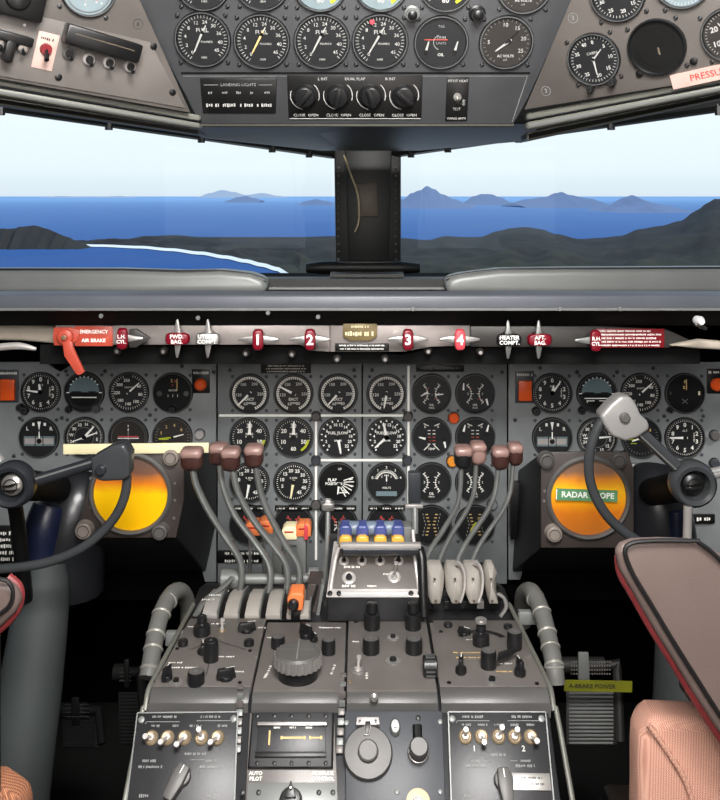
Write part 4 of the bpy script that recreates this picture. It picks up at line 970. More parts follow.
o = scope('right radar scope glowing orange with a green label', [(541,452),(628,452),(634,470),(634,548),(541,548)], [(518,470),(620,450),(632,470),(632,572),(512,572)], (588,497), 38.5, 'screen_orange', ((545.5,459,8,'knob_grey'),(617,459,8,'knob_grey'),(553,532,8,'scope_knob')), ((541.5+3,491),(544,501),(626,491),(626,501)))
mb = MB(); mb.slab([(512,475),(541,451),(541,549),(536,560),(512,575)], RY+.003, .18, 'scope_body')
M = RS.at(585,493,-2); s = RS.sc(585,493); mb = MB(M @ T((0,0,.0115))); mb.box((0,0,.0005),(61*s,11.5*s,.001),'grn_pl'); mb.line(-30*s,-5*s,-30*s,5*s,1*s,.0012,'white')
mb.text('RADAR SCOPE', 1*s, 0, .0013, 8*s, 'white', True); tag(mb.build('label_tape', smooth=0), 'green label tape with white letters stuck across the right radar scope', 'label')
mb = MB(RS.at(137,447.5,.6) @ T((0,0,.006))); s = RS.sc(137,447); mb.box((0,0,0),(145*s,10*s,.004),'cream'); tag(mb.build('blank_label_strip', bevel=.001), 'long blank cream yellow strip above the left radar scope', 'strip')
# ================================================================ control wheels
def wheel(label, hub, rim, spokes, blocks, Y, rimr, mrim='yoke', mblk='yoke', shaft=None, boss='silver'):
    H = VP(Y); M = H.at(*hub); s = H.sc(*hub); o = thing('control_wheel', label, 'control wheel', M, 'control wheels')
    mb = MB(M); r = 23*s
    mb.lathe([(r*.62,-.004),(r,-.008),(r*1.02,.002),(r*.97,.012),(r*.84,.017),(r*.66,.015),(r*.6,.006),(r*.6,-.004)],'yoke_dk' if mblk == 'yoke' else 'yoke',40,cap0=False,cap1=False); mb.build('hub_ring', o)
    mb = MB(M); mb.lathe([(r*.62,-.012),(r*.62,-.002)],'black',30); mb.lathe([(r*.46,-.002),(r*.46,.005),(r*.3,.010),(r*.1,.011)],boss,30,cap0=False)
    mb.build('hub_cap', o)
    mb = MB(M @ T((0,0,.0115)))                       # the maker's round emblem: a swoosh over a globe ring
    mb.ring(r*.26,r*.31,0,'knob_blk'); mb.ring(r*.40,r*.44,-.006,'knob_blk',200,340)
    mb.prism([(-r*.5,r*.02),(-r*.1,r*.06),(r*.42,r*.2),(r*.1,-r*.02),(-r*.15,-r*.05)],0,.002,'chrome'); mb.prism([(-r*.42,-r*.15),(r*.1,-r*.14),(r*.5,-r*.05),(r*.1,-r*.22),(-r*.2,-r*.24)],0,.002,'chrome'); mb.build('emblem', o)
    mb = MB(); mb.tube([P(*p, Y-.005) for p in rim], rimr, mrim, 14, 6); mb.build('rim', o)
    for a, b, w0, w1, m in spokes:
        mb = MB(); pa, pb = P(*a, Y-.004), P(*b, Y-.008); mb.tube([pa, pb], [w0*s, w1*s], m, 16, 1)
        d = (pb-pa).normalized(); q = Vector((-d.z,0,d.x)); mb.tube([pa+q*w0*s*.4+Vector((0,-w0*s*.75,0)), pb+q*w1*s*.4+Vector((0,-w1*s*.75,0))], w0*s*.22, 'trim_grey', 8, 1); mb.build('spoke', o)
    for poly, bc in blocks:
        mb = MB(); mb.slab(poly, Y-.024, .034, mblk); mb.build('grip_block', o, .0055, 4)
        mb = MB(VP(Y-.024).at(*bc)); mb.lathe([(5.4*s,0),(5*s,.005),(3.6*s,.007)],'yoke_dk' if mblk == 'yoke' else 'knob_grey',18); mb.build('button', o)
    if shaft:
        mb = MB(); mb.tube([P(*shaft[0],Y+.014), P(*shaft[1],shaft[2])], [16*s,15*s], 'black_matte', 24, 1); mb.build('shaft', o)
    return o
wheel('left control wheel, dark grey rim sweeping below the yellow radar scope', (13,484), [(119,452),(126,470),(126,490),(118,512),(102,532),(80,549),(52,561),(22,567),(-10,569),(-50,566),(-90,555)],
      [((38,480),(100,461),6.2,6.0,'yoke_dk'),((0,462),(-34,420),5.5,5.5,'yoke_l')], [([(90,459),(112,446),(124,444),(130,455),(129,478),(122,481),(100,482),(91,476)],(101,470))], 1.42, .0074, shaft=((16,484),(58,488),1.62))
wheel('right control wheel with pale grip block in front of the right flight instruments', (692,483), [(611,412),(603,419),(594,436),(589,458),(590,480),(597,500),(609,518),(626,533),(648,546),(676,556),(720,562),(780,556)],
      [((676,466),(632,424),6,6.4,'yoke'),((712,474),(780,456),5.5,5.5,'yoke_l')], [([(600,416),(611,404),(621,396),(631,397),(637,405),(641,415),(649,422),(650,430),(638,438),(626,442),(612,436),(604,425)],(624.5,417.5))], 1.42, .0078, mblk='yoke_l', shaft=((690,484),(652,492),1.62), boss='knob_blk')
# columns under the wheels
def column(label, path, rad, rod, m, m2, gaiter=None):
    o = thing('control_column', label, 'control column', T(path[-1]), 'control columns')
    mb = MB(); mb.tube(path, rad, m, 20, 4); mb.build('housing', o)
    mb = MB(); mb.tube(*rod, m2, 14, 2); mb.build('rod', o)
    if gaiter:
        mb = MB(); mb.tube(*gaiter, 'leather_nvy', 16, 4); mb.build('gaiter', o)
    return o
column('left control column in creased black leather behind the left wheel', [P(86,474,1.70),P(78,500,1.68),P(68,535,1.67),P(60,585,1.67)], [.040,.062,.072,.080], ([P(14,500,1.46),P(20,540,1.5),P(26,600,1.52)], .012), 'leather_blk', 'black',
       ([P(50,505,1.63),P(44,530,1.62),P(38,575,1.62)],[.03,.036,.04]))
column('right control column in black leather left of the right wheel hub', [P(655,470,1.70),P(655,492,1.68),P(660,525,1.67),P(664,585,1.67)], [.040,.056,.062,.070], ([P(688,506,1.41),P(687,550,1.42),P(686,620,1.44)], .0068), 'leather_blk', 'silver_l',
       ([P(676,510,1.62),P(677,540,1.62),P(678,590,1.62)],[.014,.02,.024]))
mb = MB(); mb.tube([P(44,566,1.58),P(42,600,1.56),P(30,690,1.50),P(16,790,1.45),P(4,900,1.4)], [.036,.046,.052,.054,.056], 'boot_grey', 24, 4)
tag(mb.build('column_boot', origin=P(30,690,1.50)), 'smooth grey-green fabric boot standing behind the left armrest', 'boot')
mb = MB(); mb.tube([P(690,590,1.5),P(688,650,1.48),P(686,760,1.45)], [.045,.052,.055], 'boot_grey', 20, 3)
tag(mb.build('column_boot', origin=P(676,680,1.33)), 'grey fabric boot seen between the right armrest and the dark footwell', 'boot')

# ================================================================ centre pedestal
TZ = .66; TS = Surf((0,0,TZ), (0,0,1), (0,1,0))
A, B = P(360,706,1.150), P(360,800,1.075); AS = Surf.tri(A, P(300,706,1.150), B)
ped = thing('centre_pedestal', 'grey centre pedestal body with rolled pale edges between the seats', 'pedestal', T((-.015,1.2,0)))
prof = [(1.56,.05),(1.56,TZ-.03),(1.50,TZ-.012),(1.17,TZ-.012),(1.152,TZ-.02),(1.14,A.z-.012)]
d = (B-A); e = A+d*3.2; prof += [(e.y+.008,e.z-.01),(e.y+.03,.05)]
mb = MB(); band(mb, prof, -.268, .241, 'console_blk'); mb.build('body', ped, .003)
def edge(x, sgn):
    mb = MB(); mb.tube([(x-sgn*.014,1.41,TZ),(x-sgn*.012,1.38,TZ),(x-sgn*.002,1.20,TZ),(x,1.168,TZ-.003),(x,1.150,TZ-.018),(x+sgn*.004,1.135,A.z-.02),(x+sgn*.012,e.y,e.z)], .0034, 'rail', 10, 4); mb.build('edge_rail', ped)
edge(-.275,-1); edge(.248,1)
for x0, x1 in ((-.271,-.143),(-.139,-.021),(-.017,.100),(.104,.244)):
    mb = MB(); pr = [(1.178,TZ-.011),(1.172,TZ-.001),(1.160,TZ-.004),(1.150,TZ-.012),(1.1515,A.z-.0),(1.160,A.z-.004)]
    n = 9; pr = [(1.176,TZ-.02)]+[(1.176-.026*math.sin(R(a)), TZ-.027+.026*math.cos(R(a))) for a in range(0,91,10)]+[(1.151,A.z+.003),(1.156,A.z-.008),(1.176,TZ-.03)]
    band(mb, pr, x0, x1, 'console_lip'); mb.build('rolled_lip', ped, .001)
def toppanel(name, label, pts, m='console'):
    cx = sum(p[0] for p in pts)/len(pts); cy = sum(p[1] for p in pts)/len(pts); M = TS.at(cx,cy); o = thing(name,label,'panel',M,'pedestal control panels'); mb = MB(M)
    mb.prism(plate_on(TS,pts,0,m,M=M), -.011, 0, m); mb.build('face_plate', o, .0015); return o
def xp(X, py): return CX+X*F/((CZ-TZ)*F/(py-HY))
def tp(x0, x1, pya, pyb): return [(xp(x0,pyb),pyb),(xp(x1,pyb),pyb),(xp(x1,pya),pya),(xp(x0,pya),pya)]
t1 = toppanel('trim_control_panel','left sloping pedestal panel crowded with black knobs', [(152,686),(xp(-.142,686),686),(xp(-.142,618),618),(190,618)])
t2 = toppanel('autopilot_panel','pedestal top panel carrying the big fluted grey knob', tp(-.139,-.0205,622,690))
t3 = toppanel('tuning_panel','pedestal top panel with flat-topped black knobs and a toggle', tp(-.0175,.100,606,690))
t4 = toppanel('radar_control_panel','right sloping pedestal panel with linked black knobs', [(xp(.104,686),686),(548,686),(516,620),(xp(.104,620),620)])
def kn(o, S, px, py, d, h, m='knob_blk', top=None, name='knob', n=24, flute=0, base=0, dz=0, tap=.93):
    M = S.at(px,py); s = S.sc(px,py); r = d/2*s; H = h*s; mb = MB(M @ T((0,0,dz)))
    if base: mb.lathe([(r*base,0),(r*base,.0015)],'trim_grey',n)
    mb.lathe([(r,0),(r,H*.75),(r*tap,H*.97),(r*tap*.9,H)],m,n,cap1=not top)
    if top: mb.disc(r*tap*.9,H,top,n)
    mb.ring(r*.1,r*.16,H+.0002,'mark_dim',n=8)
    if flute:
        for k in range(flute):
            a = 2*math.pi*k/flute; mb.box((r*math.cos(a),r*math.sin(a),H*.42),(r*.14,r*.14,H*.8),m,None)
    return mb.build(name, o)
def wing(o, S, px, py, d, h, rot, name='wing_knob', m='knob_blk'):
    M = S.at(px,py,rot); s = S.sc(px,py); mb = MB(M); mb.lathe([(d*.38*s,0),(d*.36*s,h*.4*s)],m,16); mb.box((0,0,h*.55*s),(d*s,d*.32*s,h*.9*s),m,tap=.8); mb.line(0,0,d*.45*s,0,.0012,h*s+.0002,'mark')
    return mb.build(name, o, .0015)
def screw(o, S, px, py, r=1.8, m='silver'):
    M = S.at(px,py); s = S.sc(px,py); mb = MB(M); mb.lathe([(r*s,0),(r*s*.9,.0015),(r*s*.4,.002)],m,10); return mb.build('screw', o)
def nut(o, S, px, py, r, m='silver'):
    M = S.at(px,py); s = S.sc(px,py); mb = MB(M); mb.lathe([(r*s,0),(r*s,.001),(r*.6*s,.0015)],m,20); mb.lathe([(r*.45*s,.001),(r*.4*s,.005)],'bezel',14); return mb.build('ring_nut', o)
def togg(o, S, px, py, dx, dy, r=6, L=13, m='silver_l', nm='toggle_switch', coll='brass'):
    M = S.at(px,py); s = S.sc(px,py); mb = MB(M); mb.lathe([(r*s,0),(r*s,.0016),(r*.78*s,.003),(r*.7*s,.003),(r*.5*s,.002)],coll,20); mb.lathe([(r*.5*s,.001),(r*.42*s,.005)],m,12); c = mb.build(nm, o)
    mb = MB(M); mb.tube([(0,0,.003),(dx*.6*s,dy*.6*s,L*.7*s),(dx*s,dy*s,L*s)],[.0016,.0022,.0032],m,10,2); mb.lathe([(.0036,-.001),(.0032,.0022)],m,10,(dx*s,dy*s,L*s)); mb.build('lever_tip', c)
    return c
def lab(o, S, px, py, tx, size=4, m='mark', rot=0, dz=.0006):
    M = S.at(px,py,rot); s = S.sc(px,py); mb = MB(M @ T((0,0,dz)))
    if isinstance(tx, (int,float)): mb.scribble(0,0,0,tx*s,size*s,m,int(px+py))
    else: mb.text(tx,0,0,0,size*s,m,True)
    return mb
# left top panel
kn(t1,TS,202,634,17,9); kn(t1,TS,202,629,10,7,dz=.009); wing(t1,TS,247,631,19,9,15); kn(t1,TS,183,645,10,5); kn(t1,TS,249,645,10,5)
kn(t1,TS,211,660,15,20,name='tall_knob'); wing(t1,TS,203,653,16,10,100); wing(t1,TS,167,680,15,14,70); kn(t1,TS,196,683,17,12,'knob_blk','knob_grey'); wing(t1,TS,226,679,20,11,20); nut(t1,TS,176,682,7)
for px, py in ((153,682),(240,683),(177,649),(250,651)): screw(t1,TS,px,py,2,'black')
togg(t1,TS,222,631,0,2,4,10)
for q in ((183,668,30,3),(222,657,26,3),(176,663,16,3),(238,672,14,3),(218,624,14,3),(192,627,8,2.4),(262,628,8,2.4)): lab(t1,TS,q[0],q[1],q[2],q[3]).build('lettering', t1, smooth=0)
mb = MB()
def tline(mb, S, a, b, w, m, dz=.0006):
    pa, pb = S.hit(*a)+S.n*dz, S.hit(*b)+S.n*dz; q = (pb-pa).normalized().cross(S.n)*w/2; mb.add([pa+q,pa-q,pb-q,pb+q],[(0,1,2,3)],m)
for a, b in (((190,650),(214,640)),((214,640),(246,650)),((206,675),(212,655))): tline(mb,TS,a,b,.001,'knob_blk')
mb.build('engraved_lines', t1, smooth=0)
# big fluted knob
M = TS.at(298,676); s = TS.sc(298,676); mb = MB(M); r = 24.5*s
mb.lathe([(r*.82,0),(r*.86,.017)],'knob_blk',36); mb.build('knob_base', t2)
mb = MB(M @ T((0,0,.017))); pr = []
for k in range(72):
    a = 2*math.pi*k/72; q = r*(1 if k%3 else .93); pr.append((q*math.cos(a),q*math.sin(a)))
mb.prism(pr,0,.014,'silver',.97); mb.build('fluted_rim', t2)
mb = MB(M @ T((0,0,.0308))); mb.lathe([(r*.93,0),(r*.84,.003),(r*.3,.0045),(.0001,.0047)],'knob_grey',40,cap0=False,cap1=False); mb.line(0,-r*.8,0,r*.85,.0014,.0050,'mark_dim'); mb.line(-r*.7,0,r*.7,0,.001,.005,'mark_dim'); mb.build('knob_cap', t2)
kn(t2,TS,278,647,14,11,top='knob_grey'); kn(t2,TS,328.5,653,14,14,top='knob_grey'); wing(t2,TS,306,637,17,13,-45); wing(t2,TS,314,641,11,9,-60)
for q in ((268,672,24,3),(333,670,18,3),(330,628,22,3),(272,638,10,3)): lab(t2,TS,q[0],q[1],q[2],q[3],rot=80 if q[1] > 660 else 0).build('lettering', t2, smooth=0)
# radio panel
for px in (372,413): kn(t3,TS,px,628,16,15); kn(t3,TS,px,628,11,9,dz=.024)
kn(t3,TS,371,652,17,14,top='knob_grey'); kn(t3,TS,414,652,17,14,top='knob_grey'); nut(t3,TS,393,638,6); nut(t3,TS,393,661,8); togg(t3,TS,358,671,1,3,7,12,coll='silver')
screw(t3,TS,350,682,2,'brass'); screw(t3,TS,356,622,2.4,'black'); screw(t3,TS,431,622,2.4,'black'); 
M = TS.at(430,674); s = TS.sc(430,674); mb = MB(M @ T((0,0,.010)))
mb.lathe([(9*s,-7*s),(10.5*s,-6*s),(10.5*s,6*s),(9*s,7*s)],'knob_blk',24,L=Matrix.Rotation(R(90),4,'Y'))
for k in range(14):
    a = 2*math.pi*k/14; mb.box((0,10.5*s*math.cos(a),10.5*s*math.sin(a)),(9*s,1.6*s,1.6*s),'bezel_edge')
mb.build('thumb_wheel', t3)
mb = MB(VP(1.149).at(374,697) @ T((0,0,.0))); mb.lathe([(.006,0),(.006,.003),(.003,.006)],'silver',14); mb.build('lock_screw', t3)
lab(t3,TS,367,676,12,3,rot=90).build('lettering', t3, smooth=0); lab(t3,TS,356,642,8,3).build('lettering', t3, smooth=0)
# right top panel
kn(t4,TS,481,644,17,10); kn(t4,TS,481,640,10,10,dz=.008); kn(t4,TS,481,640,12,3,'silver',dz=.026); kn(t4,TS,514.5,648,15,17,top='knob_grey'); kn(t4,TS,488.5,667,16,17,top='knob_grey',name='tall_knob')
wing(t4,TS,461,673,15,16,80); wing(t4,TS,520,675,16,16,100); nut(t4,TS,492,681,8); kn(t4,TS,448,626,9,3); kn(t4,TS,508,628,9,3)
mb = MB(TS.at(498,668) @ T((0,0,.012))); s = TS.sc(498,668); mb.prism([(-2*s,-6*s),(8*s,2*s),(22*s,14*s),(19*s,20*s),(2*s,10*s)],0,.003,'knob_blk'); mb.build('link_arm', t4, .0006)
mb = MB(TS.at(480,633) @ T((0,0,.001))); mb.ring(24*s,30*s,0,'knob_blk',-55,60,20,(0,-24*s)); mb.build('arc_slot', t4)
wing(t4,TS,464,634,14,7,-30)
for px, py in ((449,683),(537,684),(441,632)): screw(t4,TS,px,py,2.2,'black')
for q in ((470,653,34,2.6,'mark_amb'),(474,658,36,2.6,'mark_amb'),(506,664,14,3,'mark'),(504,672,16,3,'mark_amb'),(470,640,8,2,'mark')): lab(t4,TS,q[0],q[1],q[2],q[3],q[4]).build('lettering', t4, smooth=0)
# DZUS rails between modules
dz = thing('rack_rail', 'notched dark fastening rail between the left switch box and autopilot display', 'rail', T(P(240,715,1.15)))
dz2 = thing('rack_rail', 'notched dark fastening rail right of the autopilot display', 'rail', T(P(340,715,1.15)))
for o, px, ys in ((dz,240,[688,696,704,713,722,731,740,749]),(dz2,342,[676,685,694,703,712,722,732,742,750])):
    for k, py in enumerate(ys):
        pxx = px-(py-700)*.05; mb = MB((AS if py > 704 else TS).at(pxx,py) if py > 704 else VP(1.148).at(pxx,py) if py > 692 else TS.at(pxx,py)); mb.box((0,0,.0012),(.0085,.0085,.0025),'trim_grey' if k%2 else 'console'); mb.build('lug', o, .0008)
# aft face modules
def aft(name, label, pts, m, t=.004, border=None):
    cx = sum(p[0] for p in pts)/len(pts); cy = sum(p[1] for p in pts)/len(pts); M = AS.at(cx,cy); o = thing(name,label,'panel',M,'pedestal aft panels'); mb = MB(M)
    mb.prism(plate_on(AS,pts,0,m,M=M), -.010, t, m); mb.build('face_plate', o, .001)
    if border:
        mb = MB(); n = len(pts)
        for i in range(n-1): tline(mb,AS,pts[i],pts[i+1],.0016,border,t+.0006)
        mb.build('border_line', o, smooth=0)
    return o
a1 = aft('radio_selector','black aft switch panel with five brass toggles, left side of pedestal',[(124,830),(138,714),(238,713),(234,830)],'console_blk',border='trim_grey')
a4 = aft('radio_selector','black aft switch panel with five toggles and a small plate, right side of pedestal',[(452,830),(448,713),(545,713),(556,830)],'console_blk',border='trim_grey')
a2 = aft('display_panel','grey aft panel with a wide glowing display window',[(244,830),(250,714),(334,714),(340,830)],'console')
a3 = aft('fuel_trim_panel','dark aft panel with a large round grey disc and pull knob',[(346,830),(345,712),(442,712),(446,830)],'panel_dark')
DZ = .0045
def AT(px, py, rot=0, dz=DZ): return AS.at(px,py,rot,dz)
AO = OffS(AS, .0042)
for o, xs, y, dirs in ((a1,(152,168,185,202,218),739,((-4,-2),(-4,-7),(-5,-9),(-2,4),(-5,-7))),(a4,(465,481,498,514,530),738,((0,3),(1,-8),(3,5),(2,3),(4,-7)))):
    for x, dd in zip(xs, dirs): togg(o,AO,x,y,dd[0],dd[1],7,11)
for o, q in ((a1,((165,718,24,3),(211,718,20,3),(156,727,8,3),(176,727,6,3),(196,727,12,3),(223,727,10,3),(196,755,22,3.4),(150,762,14,3.2),(151,768,24,3.4),(211,762,10,3.2),(212,768,24,3.4),(144,797,9,4),(212,797,9,4))),
             (a4,((472,718,20,3.4),(521,718,20,3.4),(466,726,9,3),(482,726,9,3),(499,726,10,3),(514,726,8,3),(530,726,8,3),(498,756,16,3.4),(476,762,10,3),(476,767,22,3.4),(525,762,10,3),(525,767,20,3.4),(467,797,7,4)))):
    for x, y, w, h in q: lab(o,AO,x,y,w,h*.8,'mark_dim').build('lettering', o, smooth=0)
for tx, x in (('1',474),('2',523)): mb = MB(AO.at(x,750)); mb.text(tx,0,0,.0006,.009,'mark',False); mb.build('numeral', a4, smooth=0)
mb = MB()
for a, b in (((147,723),(180,723)),((147,723),(146,725)),((197,722),(232,722)),((232,722),(232,724)),((191,761),(205,761))): tline(mb,AO,a,b,.0007,'mark_dim')
mb.build('bracket_lines', a1, smooth=0); mb = MB()
for a, b in (((457,722),(489,722)),((457,722),(456,724)),((507,722),(541,722)),((483,762),(490,762)),((490,762),(493,765)),((510,762),(517,762))): tline(mb,AO,a,b,.0007,'mark_dim')
mb.build('bracket_lines', a4, smooth=0)
for o, ps in ((a1,((142,721),(234,720))),(a4,((452,720),(541,720)))):
    for px, py in ps: screw(o,AO,px,py,3.4,'trim_grey')
def pointer(o, px, py, rot):
    M = AO.at(px,py,rot); s = AO.sc(px,py); mb = MB(M); mb.lathe([(10*s,0),(9.5*s,.008)],'knob_grey',24); mb.prism([(-6*s,9*s),(6*s,9*s),(7*s,-6*s),(5*s,-24*s),(-5*s,-24*s),(-7*s,-6*s)],.004,.016,'knob_grey'); mb.line(0,0,0,8*s,.001,.0163,'white'); mb.build('selector_knob', o, .002)
pointer(a1,182,778,-25); pointer(a4,503,782,4)
M = AO.at(531,783,-1); s = AO.sc(531,783); mb = MB(M); mb.box((0,0,.001),(38*s,15*s,.002),'silver'); mb.scribble(0,3*s,.0022,22*s,2.4*s,'txt_dark',5); mb.scribble(0,-2*s,.0022,26*s,2.4*s,'txt_dark',6); mb.build('data_plate', a4, .0005)
# display
M = AO.at(292,742); s = AO.sc(292,742); mb = MB(M @ T((0,0,.001))); mb.box((0,0,.003),(84*s,50*s,.006),'scope_body',tap=.96); mb.build('display_frame', a2, .001)
mb = MB(M @ T((0,1*s,.0075))); mb.box((0,0,0),(68*s,30*s,.0012),'glass_dim' if 0 else 'console_blk'); mb.box((0,12*s,.002),(70*s,4*s,.004),'silver'); mb.box((0,-15*s,.002),(70*s,4.5*s,.004),'black'); w_ = mb.build('display_window', a2, .0006)
mb = MB(M @ T((0,1*s,.0083))); mb.quad(-22*s,0,1.6*s,13*s,0,'mark_amb'); mb.quad(2*s,0,24*s,1.8*s,0,'mark_amb'); mb.quad(24*s,0,11*s,1.4*s,0,'mark_amb')
for k in (-10,13,18.5,29.5): mb.quad(k*s,0,2*s,3*s,.0001,'mark_amb')
for k in (-15,1,17): mb.scribble(k*s,9*s,0,7*s,2*s,'mark',k+30)
mb.build('glowing_scale', w_, smooth=0)
for k in range(5):
    for dy in (719,766): screw(a2,OffS(AS,.0108),258+17*k,dy,2.2,'black')
for tx, px, py in (('AUTO',256,774.5),('PILOT',256,780),('ALTITUDE',323,774.5),('CONTROL',323,780)):
    mb = MB(AO.at(px,py)); mb.text(tx,0,0,.0006,AO.sc(px,py)*4.7,'mark',True); mb.build('lettering', a2, smooth=0)
M = AO.at(291,797); s = AO.sc(291,797); mb = MB(AO.at(291,802)); mb.lathe([(12*s,0),(10*s,.012)],'knob_blk',20); mb.prism([(-6*s,0),(0,15*s),(6*s,0)],.012,.016,'knob_blk'); mb.lathe([(2.4*s,.016),(2*s,.018)],'white',12,(0,8*s,0)); mb.build('selector_knob', a2, .001)
mb = MB(AO.at(292,805)); mb.box((0,0,.001),(90*s,36*s,.002),'trim_grey'); mb.build('lower_plate', a2, .0006)
for px, py in ((241+2,794),(259,794),(319,794),(333,794)): screw(a2,OffS(AS,.0064),px,py,2.6,'black')
# fuel trim panel
M = AO.at(368,755); s = AO.sc(368,755); mb = MB(M); mb.lathe([(24*s,0),(24.5*s,.004),(23*s,.008),(11*s,.0095)],'knob_grey',48); mb.lathe([(10.5*s,.009),(10*s,.015),(8.5*s,.0165)],'knob_grey',32); mb.build('round_disc', a3)
mb = MB(M); mb.prism([(-12*s,24*s),(12*s,24*s),(11*s,31*s),(-11*s,31*s)],0,.010,'silver_l'); mb.lathe([(2*s,.01),(1.6*s,.012)],'black',10,(-8*s,27*s,0)); mb.lathe([(2*s,.01),(1.6*s,.012)],'black',10,(8*s,27*s,0)); mb.prism([(-4*s,14*s),(1*s,14*s),(3*s,22*s),(3*s,27*s),(-3*s,27*s)],.009,.012,'black'); mb.build('latch', a3, .0006)
M = AO.at(418,754); s = AO.sc(418,754); mb = MB(M); mb.lathe([(11*s,0),(10*s,.006),(7*s,.007)],'silver',28); mb.lathe([(9.5*s,.006),(9.5*s,.022),(8*s,.026)],'knob_grey',28); mb.tube([(0,2*s,.002),(0,24*s,.004)],.006,'black',10,1); mb.build('pull_knob', a3)
M = AO.at(395,729); mb = MB(M); mb.lathe([(5.5*s,0),(5.5*s,.004),(4*s,.008)],'trim_grey',20,sy=1.5); mb.lathe([(2*s,.008),(1.6*s,.010)],'silver',12); mb.build('oval_fitting', a3)
for px, py in ((440,723),(346.5,724),(397,793),(440,793)): screw(a3,AO,px,py,2.6,'trim_grey')
screw(a3,AO,418,719,2.6,'black'); nut(a3,AO,418,803,12,'brass')
# ================================================================ lever quadrant
def pl3(seq): return [P(*q) for q in seq]
LQ = thing('lever_quadrant', 'curved pale slotted plates under the four left levers', 'quadrant', T(P(250,600,1.45)))
x0, x1 = -.245, -.075
drum = [(1.372,TZ-.008),(1.372,TZ-.002),(1.40,TZ+.003),(1.44,TZ+.001),(1.48,TZ-.010),(1.53,TZ-.03),(1.54,TZ-.05)]
mb = MB(); band(mb, drum, x0, x1, 'black'); mb.build('drum', LQ)
xs = [-.245,-.212,-.180,-.148,-.116,-.086]
for k in range(5):
    a, b = xs[k]+.004, xs[k+1]-.006 if k < 4 else -.078
    pr = [(y-.001,z+.004) for y,z in drum[1:6]]+[(y,z-.004) for y,z in reversed(drum[1:6])]
    mb = MB(); band(mb, pr, a, b, 'petal' if k else 'silver_l'); mb.build('slot_plate', LQ, .0008)
    pr = [(y-.002,z+.010) for y,z in drum[1:6]]+[(y,z-.004) for y,z in reversed(drum[1:6])]
    mb = MB(); band(mb, pr, b, b+.0025, 'trim_grey'); mb.build('slot_rib', LQ)
mb = MB(LQ.matrix_world.copy() if False else ID)
for k in range(3): 
    M = Matrix.Translation((-.236+.008*k, 1.405+.018*k, TZ+.008-.001*k)) @ Matrix.Rotation(R(0),4,'X'); m2 = MB(M); m2.scribble(0,0,.002,.022,.006,'mark',k); m2.build('scale_marks', LQ, smooth=0)
mb = MB(); mb.tube(pl3([(222,579,1.50),(300,579,1.50),(316,577,1.50)]), .0085, 'trim_grey', 14, 1); mb.lathe([(.016,0),(.016,.034),(.012,.036)],'trim_grey',20,L=axis(P(222,579,1.5),P(250,579,1.5))); mb.lathe([(.012,0),(.012,.016)],'trim_grey',16,L=axis(P(309,575,1.48),P(320,575,1.48))); mb.build('cross_shaft', LQ)
mb = MB(); mb.tube(pl3([(232,578,1.47),(222,588,1.45),(205,600,1.42),(197,614,1.385)]), .0075, 'trim_grey', 10, 3, flat=.5); mb.build('curved_link', LQ)
def lever(label, knob, path, Y0, Y1, km, rad=.0088, ks=(22,22), m='lever', group='thrust levers', cap='knob_pink'):
    base = path[-1]; n = len(path); pts = []
    for i, (x, y) in enumerate(path): pts.append(P(x, y, Y1+(Y0-Y1)*i/(n-1)))
    o = thing('thrust_lever', label, 'lever', T(pts[-1]), group)
    mb = MB(); mb.tube(pts, rad, m, 12, 4, flat=.62); mb.build('arm', o)
    M = VP(Y1).at(*knob); s = VP(Y1).sc(*knob); w, h = ks
    mb = MB(M); mb.box((0,-.0*s,0),(w*s,h*s,.034),km); mb.build('knob', o, .0125, 5)
    mb = MB(M); mb.box((0,h*s*.30,.0005),(w*s*1.01,h*s*.46,.0352),cap); mb.build('knob_highlight', o, .008, 4)  # lighter upper block paints the highlight on top of the knob
    mb = MB(M); mb.lathe([(5*s,-h*.6*s),(6*s,-h*.42*s)],'lever_dk',12,L=Matrix.Rotation(R(-90),4,'X') if 0 else ID @ Matrix.Rotation(R(-90),4,'X') @ Matrix.Scale(-1,4,(0,0,1)) ) if 0 else None
    return o
lever('leftmost of the four left levers, brown knob in front of the radar scope edge', (192,459), [(193,468),(196,484),(207,508),(224,535),(238,556),(242,572),(240,592)], 1.47, 1.50, 'knob_brown')
lever('second left lever, its brown knob touching the third', (219,454), [(220,464),(223,486),(234,514),(254,541),(267,560),(271,576),(268,596)], 1.47, 1.53, 'knob_brown', ks=(19,21))
lever('third left lever with the lowest reddish brown knob', (231,459), [(233,470),(238,492),(252,518),(272,544),(285,562),(288,578),(285,598)], 1.46, 1.50, 'knob_brown', ks=(19,23))
lever('fourth left lever, its knob in front of a yellow-arc gauge', (254,456), [(256,466),(260,490),(268,512),(284,542),(297,562),(300,576),(298,590)], 1.46, 1.50, 'knob_brown', ks=(19,22))
lever('first right lever with a dark knob beside the amber lamp', (463,457), [(461,468),(460,490),(456,508),(442,532),(428,554),(422,576)], 1.42, 1.50, 'knob_blk', rad=.0066, ks=(18,22), group='right quadrant levers')
lever('second right lever with the pinkish taller knob', (478,453), [(476,464),(474,492),(466,512),(452,534),(441,556),(436,574)], 1.44, 1.52, 'knob_pink', rad=.0063, ks=(16,22), group='right quadrant levers')
lever('third right lever with a brown knob', (500,458), [(498,468),(495,492),(487,512),(472,534),(460,554),(453,574)], 1.42, 1.50, 'knob_brown', rad=.0066, ks=(17,22), group='right quadrant levers')
lever('fourth right lever, its tall brown knob nearest the right radar scope', (515,454), [(513,464),(510,492),(502,512),(488,532),(476,552),(468,574)], 1.44, 1.52, 'knob_brown', rad=.0063, ks=(15,22), group='right quadrant levers')
